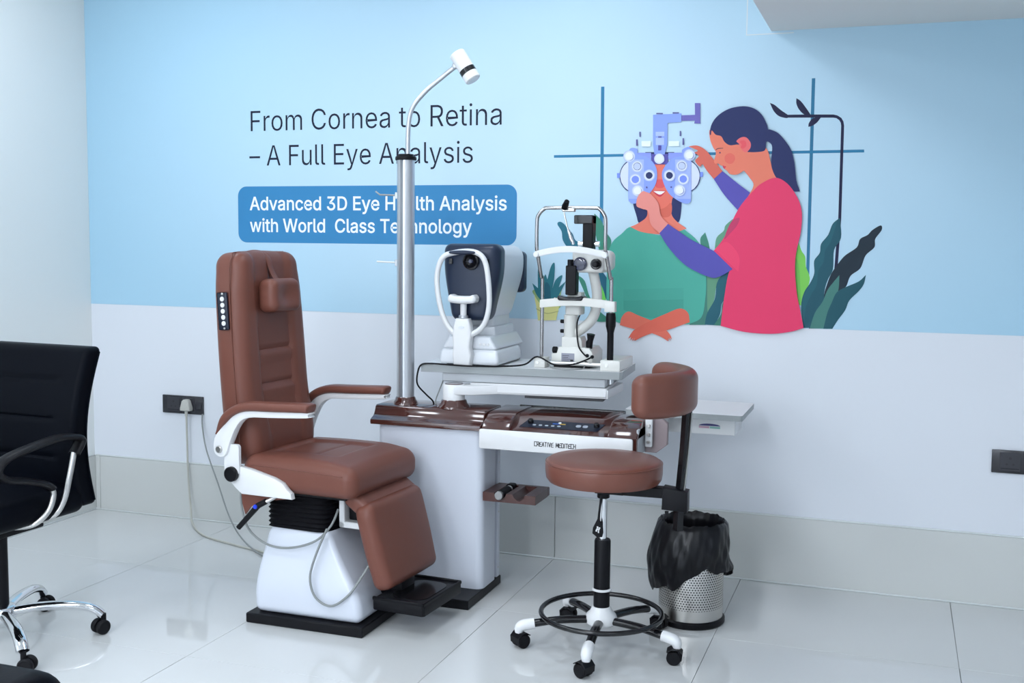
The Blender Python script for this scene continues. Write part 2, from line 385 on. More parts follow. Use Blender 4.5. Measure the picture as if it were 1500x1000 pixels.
# ------------------------------------------------------------------ the printed wall mural (coordinates on the wall in half millimetres)
MURAL = [
('window_bars','#2f7da6',0,[-2380,4024,-2352,4024,-2340,2662,-2370,2662]),
('window_bars','#2f7599',0,[-692,4028,-666,4028,-660,2504,-684,2504]),
('window_bars','#2d7ca5',0,[-2780,3470,-284,3474,-282,3452,-2780,3448]),
('hanging_stem','#191b40',0,[-896,3732,-730,3728,-520,3722,-498,3718,-476,3702,-464,3682,-460,3660,-456,2946,-472,2542,-448,2542,-434,2946,-438,3658,-444,3690,-460,3718,-490,3738,-520,3746,-730,3752,-898,3754]),
('hanging_stem','#191b40',1,[-1006,3850,-1006,3850,-968,3832,-920,3792,-866,3754,-866,3754,-864,3730,-896,3732,-938,3748,-976,3788]),
('hanging_stem','#191b40',1,[-804,3880,-804,3880,-770,3856,-732,3808,-692,3750,-692,3750,-736,3750,-778,3788,-802,3836]),
('hanging_stem','#191b40',1,[-706,3656,-706,3656,-702,3686,-672,3722,-612,3728,-612,3728,-640,3690,-676,3664]),
('printed_plant_right','#7ecb58',1,[-748,2758,-748,2758,-726,2694,-696,2646,-688,2570,-662,2506,-658,2442,-706,2256,-706,2256,-744,2298,-780,2568,-762,2688]),
('printed_plant_right','#6fbd55',1,[-766,2634,-744,2580,-728,2450,-718,2300,-718,2278,-746,2364,-772,2546]),
('printed_plant_right','#1b2c39',1,[-140,2894,-200,2858,-234,2820,-288,2788,-310,2724,-394,2660,-444,2596,-496,2510,-534,2390,-552,2304,-634,2150,-648,2080,-648,2080,-602,2082,-602,2082,-554,2240,-496,2370,-436,2382,-380,2416,-348,2502,-278,2562,-242,2662,-180,2726,-176,2790,-132,2858]),
('printed_plant_right','#1f5563',1,[-444,2952,-444,2952,-496,2904,-528,2818,-578,2748,-586,2678,-626,2614,-622,2518,-650,2442,-694,2366,-714,2256,-690,2084,-690,2084,-642,2086,-642,2086,-594,2196,-546,2282,-538,2390,-516,2472,-482,2552,-478,2702,-430,2798]),
('printed_plant_right','#235f6c',1,[-466,2924,-494,2892,-522,2812,-572,2744,-582,2668,-622,2608,-616,2518,-644,2430,-684,2366,-706,2256,-686,2106,-680,2236,-642,2344,-602,2422,-590,2540,-556,2604,-544,2700,-506,2766]),
('printed_plant_right','#477e76',1,[-432,2506,-432,2506,-478,2446,-518,2386,-552,2294,-606,2206,-642,2080,-642,2080,-534,2084,-534,2084,-512,2198,-474,2284,-440,2372,-432,2426]),
('printed_plant_right','#1c5460',1,[-234,2512,-234,2512,-286,2460,-376,2416,-446,2372,-484,2284,-512,2208,-538,2082,-538,2082,-470,2084,-470,2084,-428,2158,-378,2234,-350,2310,-282,2386,-248,2440]),
('printed_plant_middle','#478b79',1,[-1488,2832,-1488,2832,-1526,2780,-1508,2706,-1444,2682,-1444,2682,-1460,2752]),
('printed_plant_middle','#69a286',1,[-1272,2938,-1272,2938,-1326,2888,-1340,2844,-1394,2790,-1408,2700,-1408,2700,-1304,2692,-1244,2922]),
('printed_plant_middle','#447f73',1,[-1552,2500,-1464,2502,-1452,2458,-1444,2190,-1464,2080,-1464,2080,-1598,2076,-1598,2076]),
('printed_plant_middle','#64997b',1,[-1468,2496,-1468,2496,-1342,2492,-1342,2492,-1384,2404,-1402,2280,-1450,2180,-1462,2456]),
('printed_plant_middle','#23606f',1,[-1278,2538,-1278,2538,-1348,2482,-1384,2414,-1396,2292,-1454,2178,-1472,2082,-1472,2082,-1392,2080,-1392,2080,-1350,2172,-1340,2250,-1310,2306,-1280,2416]),
('printed_plant_middle','#3f7d6d',1,[-1302,2294,-1336,2250,-1344,2172,-1398,2080,-1398,2080,-1324,2078,-1324,2078]),
('printed_plant_left','#256d82',1,[-2722,2912,-2740,2890,-2702,2830,-2688,2752,-2624,2680,-2504,2658,-2416,2658,-2518,2730,-2580,2758,-2606,2812,-2644,2848,-2684,2896]),
('printed_plant_left','#3f8b75',1,[-2418,2982,-2418,2982,-2420,2862,-2406,2814,-2380,2706,-2354,2648,-2304,2624,-2274,2708,-2272,2768,-2314,2828,-2358,2922]),
('printed_plant_left','#1f6078',1,[-2414,2550,-2326,2480,-2274,2384,-2272,2264,-2348,2310,-2400,2430]),
('printed_plant_left','#74d35c',1,[-2438,2502,-2388,2442,-2336,2360,-2302,2240,-2346,2238,-2372,2322,-2412,2418]),
('printed_plant_left','#3a8671',1,[-2550,2452,-2492,2416,-2446,2284,-2358,2166,-2244,2082,-2244,2082,-2380,2078,-2406,2128,-2446,2212,-2498,2332]),
('printed_plant_left','#93b47c',1,[-2942,2332,-2930,2272,-2898,2210,-2878,2174,-2710,2180,-2700,2302,-2714,2350]),
('printed_plant_left','#dbd890',1,[-2938,2320,-2928,2272,-2878,2212,-2800,2202,-2736,2222,-2704,2290,-2708,2228,-2738,2076,-2738,2076,-2902,2068,-2902,2068,-2916,2172,-2932,2246]),
('printed_plant_left','#b3b277',1,[-2916,2172,-2916,2172,-2826,2136,-2722,2156,-2722,2156,-2722,2150,-2826,2128,-2916,2164]),
('printed_plant_left','#2d7480',1,[-2958,2388,-2958,2388,-2906,2346,-2906,2346,-2908,2506,-2888,2518,-2862,2396,-2862,2396,-2842,2464,-2822,2422,-2822,2422,-2792,2532,-2760,2562,-2760,2446,-2776,2348,-2776,2348,-2746,2422,-2690,2460,-2714,2374,-2720,2356,-2720,2356,-2656,2412,-2656,2412,-2706,2314,-2750,2258,-2858,2238,-2918,2290]),
('printed_plant_left','#245f70',1,[-2836,2396,-2802,2372,-2790,2300,-2794,2250,-2846,2248,-2854,2322]),
('printed_patient','#232d61',1,[-2066,3138,-2054,2950,-2022,2902,-1946,2950,-1780,2950,-1718,2910,-1694,2950,-1686,3068,-1692,3160]),
('printed_patient','#4fae9b',1,[-2088,2874,-2184,2812,-2258,2744,-2294,2640,-2302,2472,-2298,2256,-2270,2116,-2158,2060,-2158,2060,-1604,2080,-1604,2080,-1500,2142,-1472,2302,-1470,2454,-1494,2650,-1552,2766,-1658,2854,-1658,2854,-1870,2806]),
('printed_patient','#4ba896',1,[-2156,2354,-2156,2354,-1652,2378,-1652,2378,-1648,2208,-1648,2208,-1892,2120,-2152,2182,-2152,2182]),
('printed_patient','#46a08f',1,[-2154,2260,-2154,2260,-1650,2284,-1650,2284,-1648,2208,-1648,2208,-1892,2120,-2152,2182,-2152,2182]),
('printed_patient','#ef806c',1,[-1978,3068,-1970,2962,-2042,2902,-2108,2872,-2108,2872,-2016,2832,-1870,2814,-1728,2830,-1640,2862,-1640,2862,-1732,2928,-1770,2998,-1760,3136,-1760,3136,-1978,3138]),
('printed_patient','#e06a58',1,[-1900,3026,-1840,3030,-1772,3068,-1770,2974,-1826,2950,-1874,2986]),
('printed_patient','#ef7765',1,[-1932,3394,-1932,3394,-1832,3392,-1832,3392,-1796,3184,-1754,3126,-1804,3044,-1876,3020,-1936,3080,-1962,3162]),
('printed_patient','#e75a5e',1,[-1904,3254,-1828,3254,-1828,3202,-1868,3188,-1904,3202]),
('printed_patient','#d43c50',1,[-1932,3166,-1932,3166,-1868,3170,-1814,3166,-1814,3166,-1866,3118]),
('printed_patient','#fbfbff',1,[-1922,3164,-1922,3164,-1868,3164,-1822,3162,-1822,3162,-1866,3136]),
('printed_patient','#e97561',1,[-2110,2170,-2164,2124,-2180,2054,-2180,2054,-2070,2028,-1948,2010,-1906,1996,-1828,1968,-1772,1936,-1778,1952,-1764,1938,-1768,1958,-1748,1940,-1758,1964,-1740,1950,-1740,1950,-1750,1982,-1792,2028,-1878,2086,-1916,2102,-2024,2140]),
('printed_patient','#e56c59',1,[-1680,2208,-1612,2176,-1594,2098,-1594,2098,-1792,2022,-1888,2002,-1984,1964,-2050,1928,-2050,1948,-2068,1924,-2070,1948,-2088,1928,-2084,1956,-2108,1942,-2108,1942,-2082,1988,-2046,2026,-1914,2104,-1796,2160]),
('printed_phoropter','#7069b6',0,[-1598,3866,-1554,3864,-1550,3714,-1546,3702,-1598,3704,-1594,3726,-1702,3728,-1702,3772,-1594,3772]),
('printed_phoropter','#27306b',0,[-1914,3286,-1914,3262,-1922,3238,-1932,3216,-1946,3196,-1964,3178,-1984,3164,-2006,3152,-2032,3146,-2058,3144,-2082,3146,-2108,3154,-2132,3164,-2154,3178,-2172,3196,-2188,3218,-2198,3240,-2206,3264,-2208,3290,-2206,3314,-2200,3338,-2190,3362,-2176,3382,-2158,3400,-2136,3414,-2114,3424,-2088,3430,-2064,3432,-2038,3428,-2012,3422,-1990,3412,-1968,3396,-1950,3378,-1934,3358,-1924,3336,-1916,3312]),
('printed_phoropter','#dae2fa',0,[-1920,3286,-1922,3264,-1928,3240,-1938,3218,-1952,3200,-1968,3182,-1988,3170,-2010,3160,-2032,3154,-2058,3152,-2082,3154,-2106,3160,-2128,3170,-2148,3184,-2166,3200,-2180,3220,-2192,3242,-2198,3266,-2202,3290,-2200,3314,-2194,3336,-2184,3358,-2170,3378,-2152,3394,-2134,3408,-2110,3416,-2088,3422,-2064,3424,-2038,3422,-2016,3416,-1992,3406,-1972,3392,-1954,3374,-1940,3354,-1930,3334,-1924,3310]),
('printed_phoropter','#27306b',0,[-1538,3284,-1538,3258,-1544,3236,-1554,3212,-1568,3192,-1586,3176,-1606,3162,-1628,3152,-1652,3144,-1676,3142,-1702,3146,-1726,3152,-1750,3162,-1770,3176,-1788,3194,-1804,3214,-1814,3238,-1822,3262,-1824,3286,-1824,3310,-1818,3334,-1806,3356,-1792,3376,-1776,3394,-1756,3408,-1732,3418,-1708,3424,-1684,3426,-1658,3424,-1634,3416,-1612,3406,-1592,3392,-1574,3374,-1558,3354,-1548,3332,-1540,3308]),
('printed_phoropter','#dae2fa',0,[-1544,3284,-1546,3260,-1552,3238,-1560,3216,-1574,3198,-1590,3180,-1610,3168,-1630,3158,-1654,3152,-1676,3150,-1700,3152,-1724,3158,-1746,3168,-1766,3182,-1784,3198,-1798,3218,-1808,3240,-1814,3262,-1818,3286,-1816,3310,-1810,3332,-1800,3354,-1788,3372,-1770,3388,-1752,3402,-1730,3412,-1708,3418,-1684,3420,-1660,3416,-1636,3410,-1616,3400,-1596,3386,-1578,3370,-1564,3350,-1554,3330,-1546,3306]),
('printed_phoropter','#7f97ee',0,[-2230,3314,-2204,3314,-2204,3274,-2228,3274]),
('printed_phoropter','#7f97ee',0,[-1542,3316,-1518,3316,-1518,3276,-1540,3276]),
('printed_phoropter','#232a5a',0,[-1994,3482,-1756,3478,-1754,3458,-1994,3462]),
('printed_phoropter','#5b55ac',0,[-1942,3466,-1806,3464,-1804,3380,-1940,3382]),
('printed_phoropter','#8f9ff0',0,[-2062,3478,-1946,3476,-1944,3422,-2060,3424]),
('printed_phoropter','#8f9ff0',0,[-1804,3474,-1664,3472,-1664,3418,-1802,3420]),
('printed_phoropter','#8ea6f5',0,[-1936,3782,-1704,3786,-1704,3718,-1816,3714,-1814,3538,-1834,3460,-1918,3462,-1932,3540]),
('printed_phoropter','#5d5b98',0,[-1910,3796,-1856,3794,-1856,3784,-1910,3786]),
('printed_phoropter','#5d5b98',0,[-1776,3798,-1724,3796,-1724,3786,-1776,3786]),
('printed_phoropter','#5d5b98',0,[-2048,3648,-2036,3648,-2036,3606,-2046,3606]),
('printed_phoropter','#5d5b98',0,[-1714,3648,-1704,3646,-1702,3606,-1714,3606]),
('printed_phoropter','#5d5b98',0,[-2074,3586,-2060,3586,-2058,3534,-2072,3534]),
('printed_phoropter','#5d5b98',0,[-1690,3588,-1678,3588,-1676,3534,-1690,3534]),
('printed_phoropter','#b4c6fa',0,[-1912,3644,-1840,3644,-1840,3608,-1910,3610]),
('printed_phoropter','#b4c6fa',0,[-1910,3596,-1842,3594,-1840,3538,-1908,3538]),
('printed_phoropter','#5651a0',0,[-1888,3536,-1862,3534,-1862,3494,-1888,3494]),
('printed_phoropter','#5f62a8',0,[-1890,3608,-1862,3608,-1862,3596,-1890,3596]),
('printed_phoropter','#ecf8fd',0,[-2028,3572,-1950,3572,-1950,3526,-2026,3528]),
('printed_phoropter','#ecf8fd',0,[-1802,3568,-1718,3566,-1716,3526,-1802,3526]),
('printed_phoropter','#90a7f5',1,[-2128,3504,-2062,3508,-2058,3464,-1978,3442,-1916,3382,-1892,3312,-1902,3222,-1952,3146,-2022,3082,-2084,3062,-2116,3078,-2128,3112,-2132,3344]),
('printed_phoropter','#90a7f5',1,[-1620,3506,-1688,3498,-1694,3448,-1764,3430,-1824,3370,-1852,3312,-1838,3232,-1788,3142,-1706,3082,-1644,3062,-1614,3076,-1608,3110,-1614,3338]),
('printed_phoropter','#aabdf9',0,[-2130,3424,-2004,3422,-1996,3102,-2124,3102]),
('printed_phoropter','#aabdf9',0,[-1746,3418,-1618,3418,-1610,3100,-1738,3102]),
('printed_phoropter','#b9c7ee',0,[-2078,3448,-2080,3434,-2086,3420,-2098,3410,-2112,3402,-2126,3400,-2142,3402,-2156,3410,-2168,3422,-2176,3434,-2178,3450,-2176,3466,-2170,3480,-2158,3490,-2144,3496,-2128,3498,-2112,3496,-2098,3488,-2088,3478,-2080,3464]),
('printed_phoropter','#dde4f5',0,[-2084,3448,-2086,3436,-2092,3424,-2102,3416,-2114,3410,-2126,3408,-2140,3410,-2152,3416,-2162,3426,-2168,3438,-2172,3450,-2170,3464,-2164,3474,-2154,3484,-2142,3490,-2128,3492,-2116,3490,-2102,3484,-2094,3474,-2086,3462]),
('printed_phoropter','#8a96c9',0,[-2090,3444,-2090,3436,-2096,3426,-2102,3420,-2110,3416,-2120,3414,-2130,3416,-2140,3420,-2148,3428,-2152,3436,-2154,3446,-2152,3456,-2148,3464,-2140,3470,-2132,3476,-2122,3476,-2112,3474,-2104,3470,-2096,3464,-2092,3454]),
('printed_phoropter','#f1f4fd',0,[-2096,3448,-2096,3440,-2102,3430,-2108,3424,-2118,3420,-2128,3418,-2138,3420,-2146,3424,-2154,3432,-2158,3440,-2160,3450,-2158,3460,-2154,3468,-2148,3474,-2138,3480,-2128,3480,-2118,3478,-2110,3474,-2102,3468,-2098,3458]),
('printed_phoropter','#b9c7ee',0,[-2008,3366,-2010,3350,-2018,3336,-2028,3326,-2042,3320,-2058,3318,-2074,3320,-2088,3326,-2100,3338,-2106,3352,-2110,3366,-2108,3382,-2100,3396,-2090,3406,-2076,3414,-2060,3416,-2044,3412,-2030,3406,-2018,3394,-2012,3380]),
('printed_phoropter','#dde4f5',0,[-2016,3366,-2018,3352,-2024,3342,-2032,3332,-2044,3326,-2058,3324,-2072,3326,-2084,3332,-2094,3342,-2100,3354,-2102,3366,-2100,3380,-2094,3392,-2084,3400,-2074,3406,-2060,3408,-2046,3406,-2034,3400,-2024,3390,-2018,3378]),
('printed_phoropter','#333d77',0,[-2026,3366,-2028,3356,-2032,3348,-2040,3340,-2048,3336,-2058,3336,-2068,3336,-2078,3342,-2084,3348,-2090,3358,-2090,3366,-2090,3376,-2086,3384,-2078,3392,-2070,3396,-2060,3398,-2050,3396,-2040,3392,-2034,3384,-2028,3376]),
('printed_phoropter','#c6d1f5',0,[-2030,3366,-2032,3358,-2036,3350,-2042,3344,-2050,3340,-2058,3338,-2068,3340,-2076,3344,-2082,3350,-2086,3358,-2088,3366,-2086,3376,-2082,3384,-2076,3390,-2068,3394,-2060,3394,-2050,3392,-2042,3388,-2036,3382,-2032,3374]),
('printed_phoropter','#b9c7ee',0,[-1908,3292,-1910,3276,-1916,3264,-1928,3252,-1940,3246,-1956,3244,-1972,3246,-1986,3252,-1998,3264,-2004,3278,-2008,3292,-2006,3308,-1998,3322,-1988,3332,-1974,3338,-1958,3342,-1942,3338,-1928,3332,-1918,3320,-1910,3306]),
('printed_phoropter','#dde4f5',0,[-1914,3292,-1916,3278,-1922,3268,-1932,3258,-1944,3252,-1956,3250,-1970,3252,-1982,3258,-1992,3268,-1998,3280,-2000,3292,-1998,3306,-1992,3318,-1984,3326,-1972,3332,-1958,3334,-1946,3332,-1932,3326,-1924,3316,-1916,3304]),
('printed_phoropter','#2b3768',0,[-1928,3292,-1930,3284,-1934,3276,-1940,3270,-1948,3266,-1956,3264,-1966,3266,-1974,3270,-1980,3276,-1984,3284,-1986,3292,-1984,3302,-1982,3308,-1974,3314,-1966,3318,-1958,3320,-1950,3318,-1942,3314,-1934,3308,-1930,3300]),
('printed_phoropter','#b9c7ee',0,[-2022,3260,-2024,3244,-2030,3230,-2042,3220,-2056,3214,-2070,3210,-2086,3214,-2100,3220,-2112,3232,-2120,3246,-2122,3260,-2120,3276,-2114,3290,-2102,3300,-2088,3308,-2074,3310,-2058,3306,-2044,3300,-2032,3288,-2024,3274]),
('printed_phoropter','#dde4f5',0,[-2028,3260,-2030,3246,-2036,3236,-2046,3226,-2058,3220,-2072,3218,-2084,3220,-2096,3226,-2106,3236,-2114,3248,-2116,3260,-2114,3274,-2108,3286,-2098,3294,-2086,3300,-2072,3302,-2060,3300,-2048,3294,-2038,3284,-2032,3272]),
('printed_phoropter','#7d94f0',0,[-2042,3260,-2042,3250,-2046,3242,-2054,3236,-2062,3232,-2072,3230,-2080,3232,-2090,3236,-2096,3242,-2102,3252,-2104,3260,-2102,3270,-2098,3278,-2090,3284,-2082,3288,-2072,3290,-2064,3288,-2054,3284,-2048,3278,-2042,3270]),
('printed_phoropter','#b9c7ee',0,[-2000,3168,-2004,3152,-2010,3138,-2020,3128,-2034,3120,-2050,3118,-2066,3120,-2080,3128,-2092,3138,-2100,3152,-2102,3168,-2100,3184,-2094,3196,-2082,3208,-2068,3214,-2052,3216,-2036,3214,-2022,3208,-2012,3196,-2004,3182]),
('printed_phoropter','#dde4f5',0,[-2008,3168,-2010,3154,-2016,3142,-2026,3134,-2038,3128,-2050,3126,-2064,3128,-2076,3134,-2086,3142,-2092,3154,-2094,3168,-2094,3180,-2088,3192,-2078,3202,-2066,3208,-2052,3210,-2038,3208,-2026,3202,-2016,3192,-2010,3180]),
('printed_phoropter','#8a96c9',0,[-2014,3164,-2014,3154,-2018,3146,-2026,3138,-2034,3134,-2044,3132,-2054,3134,-2064,3138,-2070,3146,-2076,3154,-2078,3164,-2076,3174,-2072,3182,-2064,3188,-2056,3194,-2046,3194,-2036,3194,-2026,3188,-2020,3182,-2014,3172]),
('printed_phoropter','#f1f4fd',0,[-2020,3168,-2020,3158,-2026,3150,-2032,3142,-2040,3138,-2050,3136,-2060,3138,-2070,3142,-2076,3150,-2082,3158,-2084,3168,-2082,3178,-2078,3186,-2070,3192,-2062,3198,-2052,3198,-2042,3198,-2034,3192,-2026,3186,-2022,3176]),
('printed_phoropter','#b9c7ee',0,[-1580,3450,-1582,3436,-1590,3422,-1600,3412,-1614,3406,-1628,3404,-1644,3406,-1658,3414,-1668,3424,-1676,3438,-1678,3452,-1676,3468,-1670,3480,-1660,3492,-1646,3498,-1630,3500,-1616,3498,-1602,3490,-1590,3480,-1584,3466]),
('printed_phoropter','#dde4f5',0,[-1588,3452,-1590,3438,-1594,3426,-1604,3418,-1616,3412,-1628,3410,-1642,3412,-1654,3418,-1662,3428,-1670,3440,-1672,3452,-1670,3466,-1664,3476,-1654,3486,-1644,3492,-1630,3494,-1618,3490,-1606,3484,-1596,3476,-1590,3464]),
('printed_phoropter','#8a96c9',0,[-1592,3448,-1594,3438,-1598,3430,-1604,3422,-1612,3418,-1622,3418,-1632,3418,-1640,3424,-1648,3430,-1652,3438,-1654,3448,-1652,3458,-1648,3466,-1642,3472,-1634,3476,-1624,3478,-1614,3476,-1606,3472,-1598,3466,-1594,3456]),
('printed_phoropter','#f1f4fd',0,[-1598,3452,-1600,3442,-1604,3434,-1610,3426,-1620,3422,-1628,3422,-1638,3422,-1646,3428,-1654,3434,-1658,3442,-1660,3452,-1660,3462,-1654,3470,-1648,3476,-1640,3480,-1630,3482,-1620,3480,-1612,3476,-1604,3470,-1600,3460]),
('printed_phoropter','#b9c7ee',0,[-1640,3366,-1642,3352,-1648,3338,-1660,3328,-1672,3320,-1688,3318,-1704,3320,-1718,3328,-1728,3338,-1736,3352,-1738,3368,-1736,3382,-1730,3396,-1720,3406,-1706,3414,-1690,3416,-1676,3412,-1662,3406,-1650,3394,-1642,3382]),
('printed_phoropter','#dde4f5',0,[-1648,3366,-1648,3354,-1654,3342,-1664,3332,-1676,3328,-1688,3326,-1702,3328,-1714,3334,-1722,3342,-1730,3354,-1732,3368,-1730,3380,-1724,3392,-1714,3400,-1704,3406,-1690,3408,-1678,3406,-1666,3400,-1656,3390,-1650,3380]),
('printed_phoropter','#333d77',0,[-1658,3366,-1660,3356,-1664,3348,-1670,3342,-1680,3338,-1688,3336,-1698,3338,-1708,3342,-1714,3350,-1718,3358,-1720,3368,-1720,3376,-1714,3386,-1708,3392,-1700,3396,-1690,3398,-1680,3396,-1672,3392,-1664,3384,-1660,3376]),
('printed_phoropter','#c6d1f5',0,[-1662,3366,-1662,3358,-1666,3350,-1672,3344,-1680,3340,-1688,3340,-1698,3340,-1706,3344,-1712,3350,-1716,3358,-1718,3368,-1716,3376,-1712,3384,-1706,3390,-1698,3394,-1690,3394,-1682,3392,-1674,3388,-1668,3382,-1662,3374]),
('printed_phoropter','#b9c7ee',0,[-1738,3290,-1740,3276,-1748,3262,-1758,3250,-1772,3244,-1788,3242,-1802,3244,-1816,3252,-1828,3262,-1836,3276,-1838,3292,-1836,3306,-1830,3320,-1818,3330,-1804,3336,-1790,3340,-1774,3336,-1760,3330,-1748,3318,-1742,3306]),
('printed_phoropter','#dde4f5',0,[-1746,3290,-1748,3278,-1754,3266,-1762,3256,-1774,3250,-1788,3248,-1800,3250,-1812,3256,-1822,3266,-1828,3278,-1830,3290,-1830,3304,-1824,3316,-1814,3324,-1802,3330,-1790,3332,-1776,3330,-1764,3324,-1754,3314,-1748,3304]),
('printed_phoropter','#2b3768',0,[-1760,3290,-1762,3282,-1766,3274,-1772,3268,-1778,3264,-1788,3262,-1796,3264,-1804,3268,-1810,3274,-1816,3282,-1816,3290,-1816,3300,-1812,3308,-1806,3314,-1798,3318,-1788,3318,-1780,3316,-1772,3312,-1766,3306,-1762,3298]),
('printed_phoropter','#b9c7ee',0,[-1626,3260,-1628,3244,-1634,3230,-1644,3220,-1658,3214,-1674,3212,-1688,3214,-1702,3220,-1714,3232,-1722,3246,-1724,3260,-1722,3276,-1716,3288,-1704,3300,-1692,3306,-1676,3308,-1660,3306,-1646,3298,-1636,3288,-1628,3274]),
('printed_phoropter','#dde4f5',0,[-1632,3260,-1634,3246,-1640,3236,-1650,3226,-1660,3220,-1674,3218,-1686,3220,-1698,3226,-1708,3236,-1714,3248,-1716,3260,-1716,3272,-1710,3284,-1700,3294,-1688,3300,-1676,3302,-1662,3300,-1650,3294,-1642,3284,-1634,3272]),
('printed_phoropter','#7d94f0',0,[-1644,3260,-1646,3250,-1650,3242,-1656,3236,-1664,3232,-1674,3230,-1684,3232,-1692,3236,-1698,3242,-1704,3250,-1704,3260,-1704,3270,-1700,3278,-1692,3284,-1684,3288,-1676,3290,-1666,3288,-1658,3284,-1650,3276,-1646,3268]),
('printed_phoropter','#b9c7ee',0,[-1654,3170,-1656,3156,-1662,3142,-1672,3132,-1686,3124,-1702,3122,-1716,3124,-1730,3132,-1742,3142,-1750,3156,-1752,3170,-1750,3186,-1744,3200,-1732,3210,-1720,3218,-1704,3220,-1688,3216,-1674,3210,-1664,3200,-1656,3186]),
('printed_phoropter','#dde4f5',0,[-1660,3170,-1662,3158,-1668,3146,-1676,3136,-1688,3130,-1702,3128,-1714,3132,-1726,3138,-1736,3146,-1742,3158,-1746,3170,-1744,3184,-1738,3196,-1728,3204,-1716,3210,-1704,3212,-1690,3210,-1678,3204,-1670,3196,-1662,3184]),
('printed_phoropter','#8a96c9',0,[-1666,3166,-1666,3158,-1670,3148,-1678,3142,-1686,3138,-1696,3136,-1706,3138,-1714,3142,-1722,3148,-1726,3158,-1728,3166,-1726,3176,-1722,3184,-1716,3192,-1706,3196,-1698,3198,-1688,3196,-1678,3192,-1672,3184,-1668,3176]),
('printed_phoropter','#f1f4fd',0,[-1672,3170,-1672,3162,-1676,3152,-1684,3146,-1692,3142,-1702,3140,-1712,3142,-1720,3146,-1728,3152,-1732,3162,-1734,3170,-1732,3180,-1728,3188,-1722,3196,-1712,3200,-1704,3202,-1694,3200,-1684,3196,-1678,3188,-1674,3180]),
('printed_phoropter','#dde4f5',0,[-1834,3426,-1834,3412,-1840,3400,-1850,3392,-1862,3386,-1874,3384,-1888,3386,-1900,3392,-1910,3402,-1916,3414,-1918,3426,-1916,3440,-1910,3450,-1902,3460,-1890,3466,-1876,3468,-1864,3466,-1852,3460,-1842,3450,-1836,3438]),
('printed_phoropter','#eaf0fc',0,[-1844,3428,-1844,3418,-1848,3408,-1856,3402,-1864,3398,-1876,3396,-1886,3398,-1894,3402,-1902,3410,-1906,3418,-1908,3428,-1906,3438,-1902,3446,-1896,3454,-1886,3458,-1876,3460,-1866,3458,-1858,3454,-1850,3446,-1846,3438]),
('printed_phoropter','#5a5490',0,[-1968,3196,-1968,3192,-1972,3188,-1976,3188,-1980,3192,-1982,3196,-1980,3200,-1978,3202,-1972,3202,-1970,3200]),
('printed_phoropter','#5a5490',0,[-1764,3196,-1766,3192,-1770,3190,-1774,3190,-1778,3192,-1778,3196,-1778,3200,-1774,3202,-1770,3202,-1766,3200]),
('printed_examiner','#5a52ae',1,[-1360,3320,-1360,3320,-1428,3258,-1428,3258,-1338,3128,-1214,2992,-1214,2992,-1132,3144,-1132,3144,-1242,3226]),
('printed_examiner','#db6a5a',1,[-1634,3520,-1568,3526,-1500,3490,-1432,3412,-1360,3320,-1360,3320,-1428,3258,-1428,3258,-1486,3326,-1520,3376,-1542,3358,-1582,3404,-1554,3442,-1588,3470,-1562,3486,-1612,3510]),
('printed_examiner','#ec8068',1,[-1466,3652,-1466,3576,-1440,3510,-1416,3466,-1430,3402,-1420,3380,-1394,3380,-1376,3366,-1360,3360,-1348,3340,-1326,3324,-1298,3296,-1244,3292,-1190,3322,-1190,3322,-1146,3268,-1112,3204,-1164,3096,-1164,3096,-1048,3170,-934,3250,-934,3250,-980,3374,-1026,3502,-1166,3570,-1372,3606]),
('printed_examiner','#232d5f',1,[-1470,3624,-1456,3694,-1410,3758,-1324,3810,-1216,3828,-1130,3810,-1066,3760,-1024,3684,-1012,3642,-1012,3642,-988,3638,-934,3612,-880,3554,-830,3478,-800,3372,-782,3244,-752,3156,-752,3156,-794,3156,-858,3180,-922,3244,-962,3310,-980,3384,-976,3502,-996,3538,-1022,3544,-1026,3492,-1046,3472,-1110,3466,-1168,3468,-1168,3468,-1154,3506,-1240,3528,-1306,3524,-1350,3552,-1378,3596,-1422,3610,-1454,3644,-1460,3608]),
('printed_examiner','#ee6e70',1,[-1256,3556,-1220,3584,-1178,3582,-1144,3538,-1148,3494,-1184,3466,-1218,3496,-1236,3534]),
('printed_examiner','#ec5a62',1,[-1230,3550,-1204,3560,-1182,3548,-1178,3516,-1202,3496,-1220,3506,-1214,3528]),
('printed_examiner','#e86c5f',0,[-1262,3418,-1264,3406,-1270,3394,-1278,3384,-1290,3378,-1304,3376,-1316,3380,-1328,3386,-1338,3394,-1344,3406,-1346,3420,-1346,3432,-1340,3444,-1330,3454,-1318,3460,-1306,3462,-1292,3460,-1280,3452,-1270,3444,-1264,3432]),
('printed_examiner','#242a55',0,[-1378,3466,-1378,3462,-1382,3460,-1386,3460,-1390,3462,-1390,3466,-1390,3470,-1386,3472,-1382,3472,-1378,3470]),
('printed_examiner','#5a3848',0,[-1416,3488,-1406,3494,-1392,3498,-1358,3500,-1360,3504,-1392,3504,-1408,3500,-1420,3492]),
('printed_examiner','#d8404e',1,[-1362,3366,-1362,3366,-1330,3356,-1330,3356,-1348,3340]),
('printed_examiner','#ea3d6a',1,[-944,3264,-850,3218,-770,3110,-732,2998,-734,2842,-760,2706,-770,2570,-750,2366,-710,2186,-688,2084,-688,2084,-790,2050,-946,2028,-1150,2036,-1340,2078,-1340,2078,-1326,2236,-1300,2446,-1278,2538,-1278,2538,-1414,2682,-1414,2682,-1332,2792,-1224,3020,-1116,3158,-1050,3220]),
('printed_examiner','#c93c68',1,[-1330,2778,-1304,2866,-1266,2930,-1214,2948,-1232,2888,-1286,2822]),
('printed_examiner','#f3466f',1,[-1402,2698,-1402,2698,-1316,2756,-1238,2692,-1204,2616,-1212,2518,-1212,2518]),
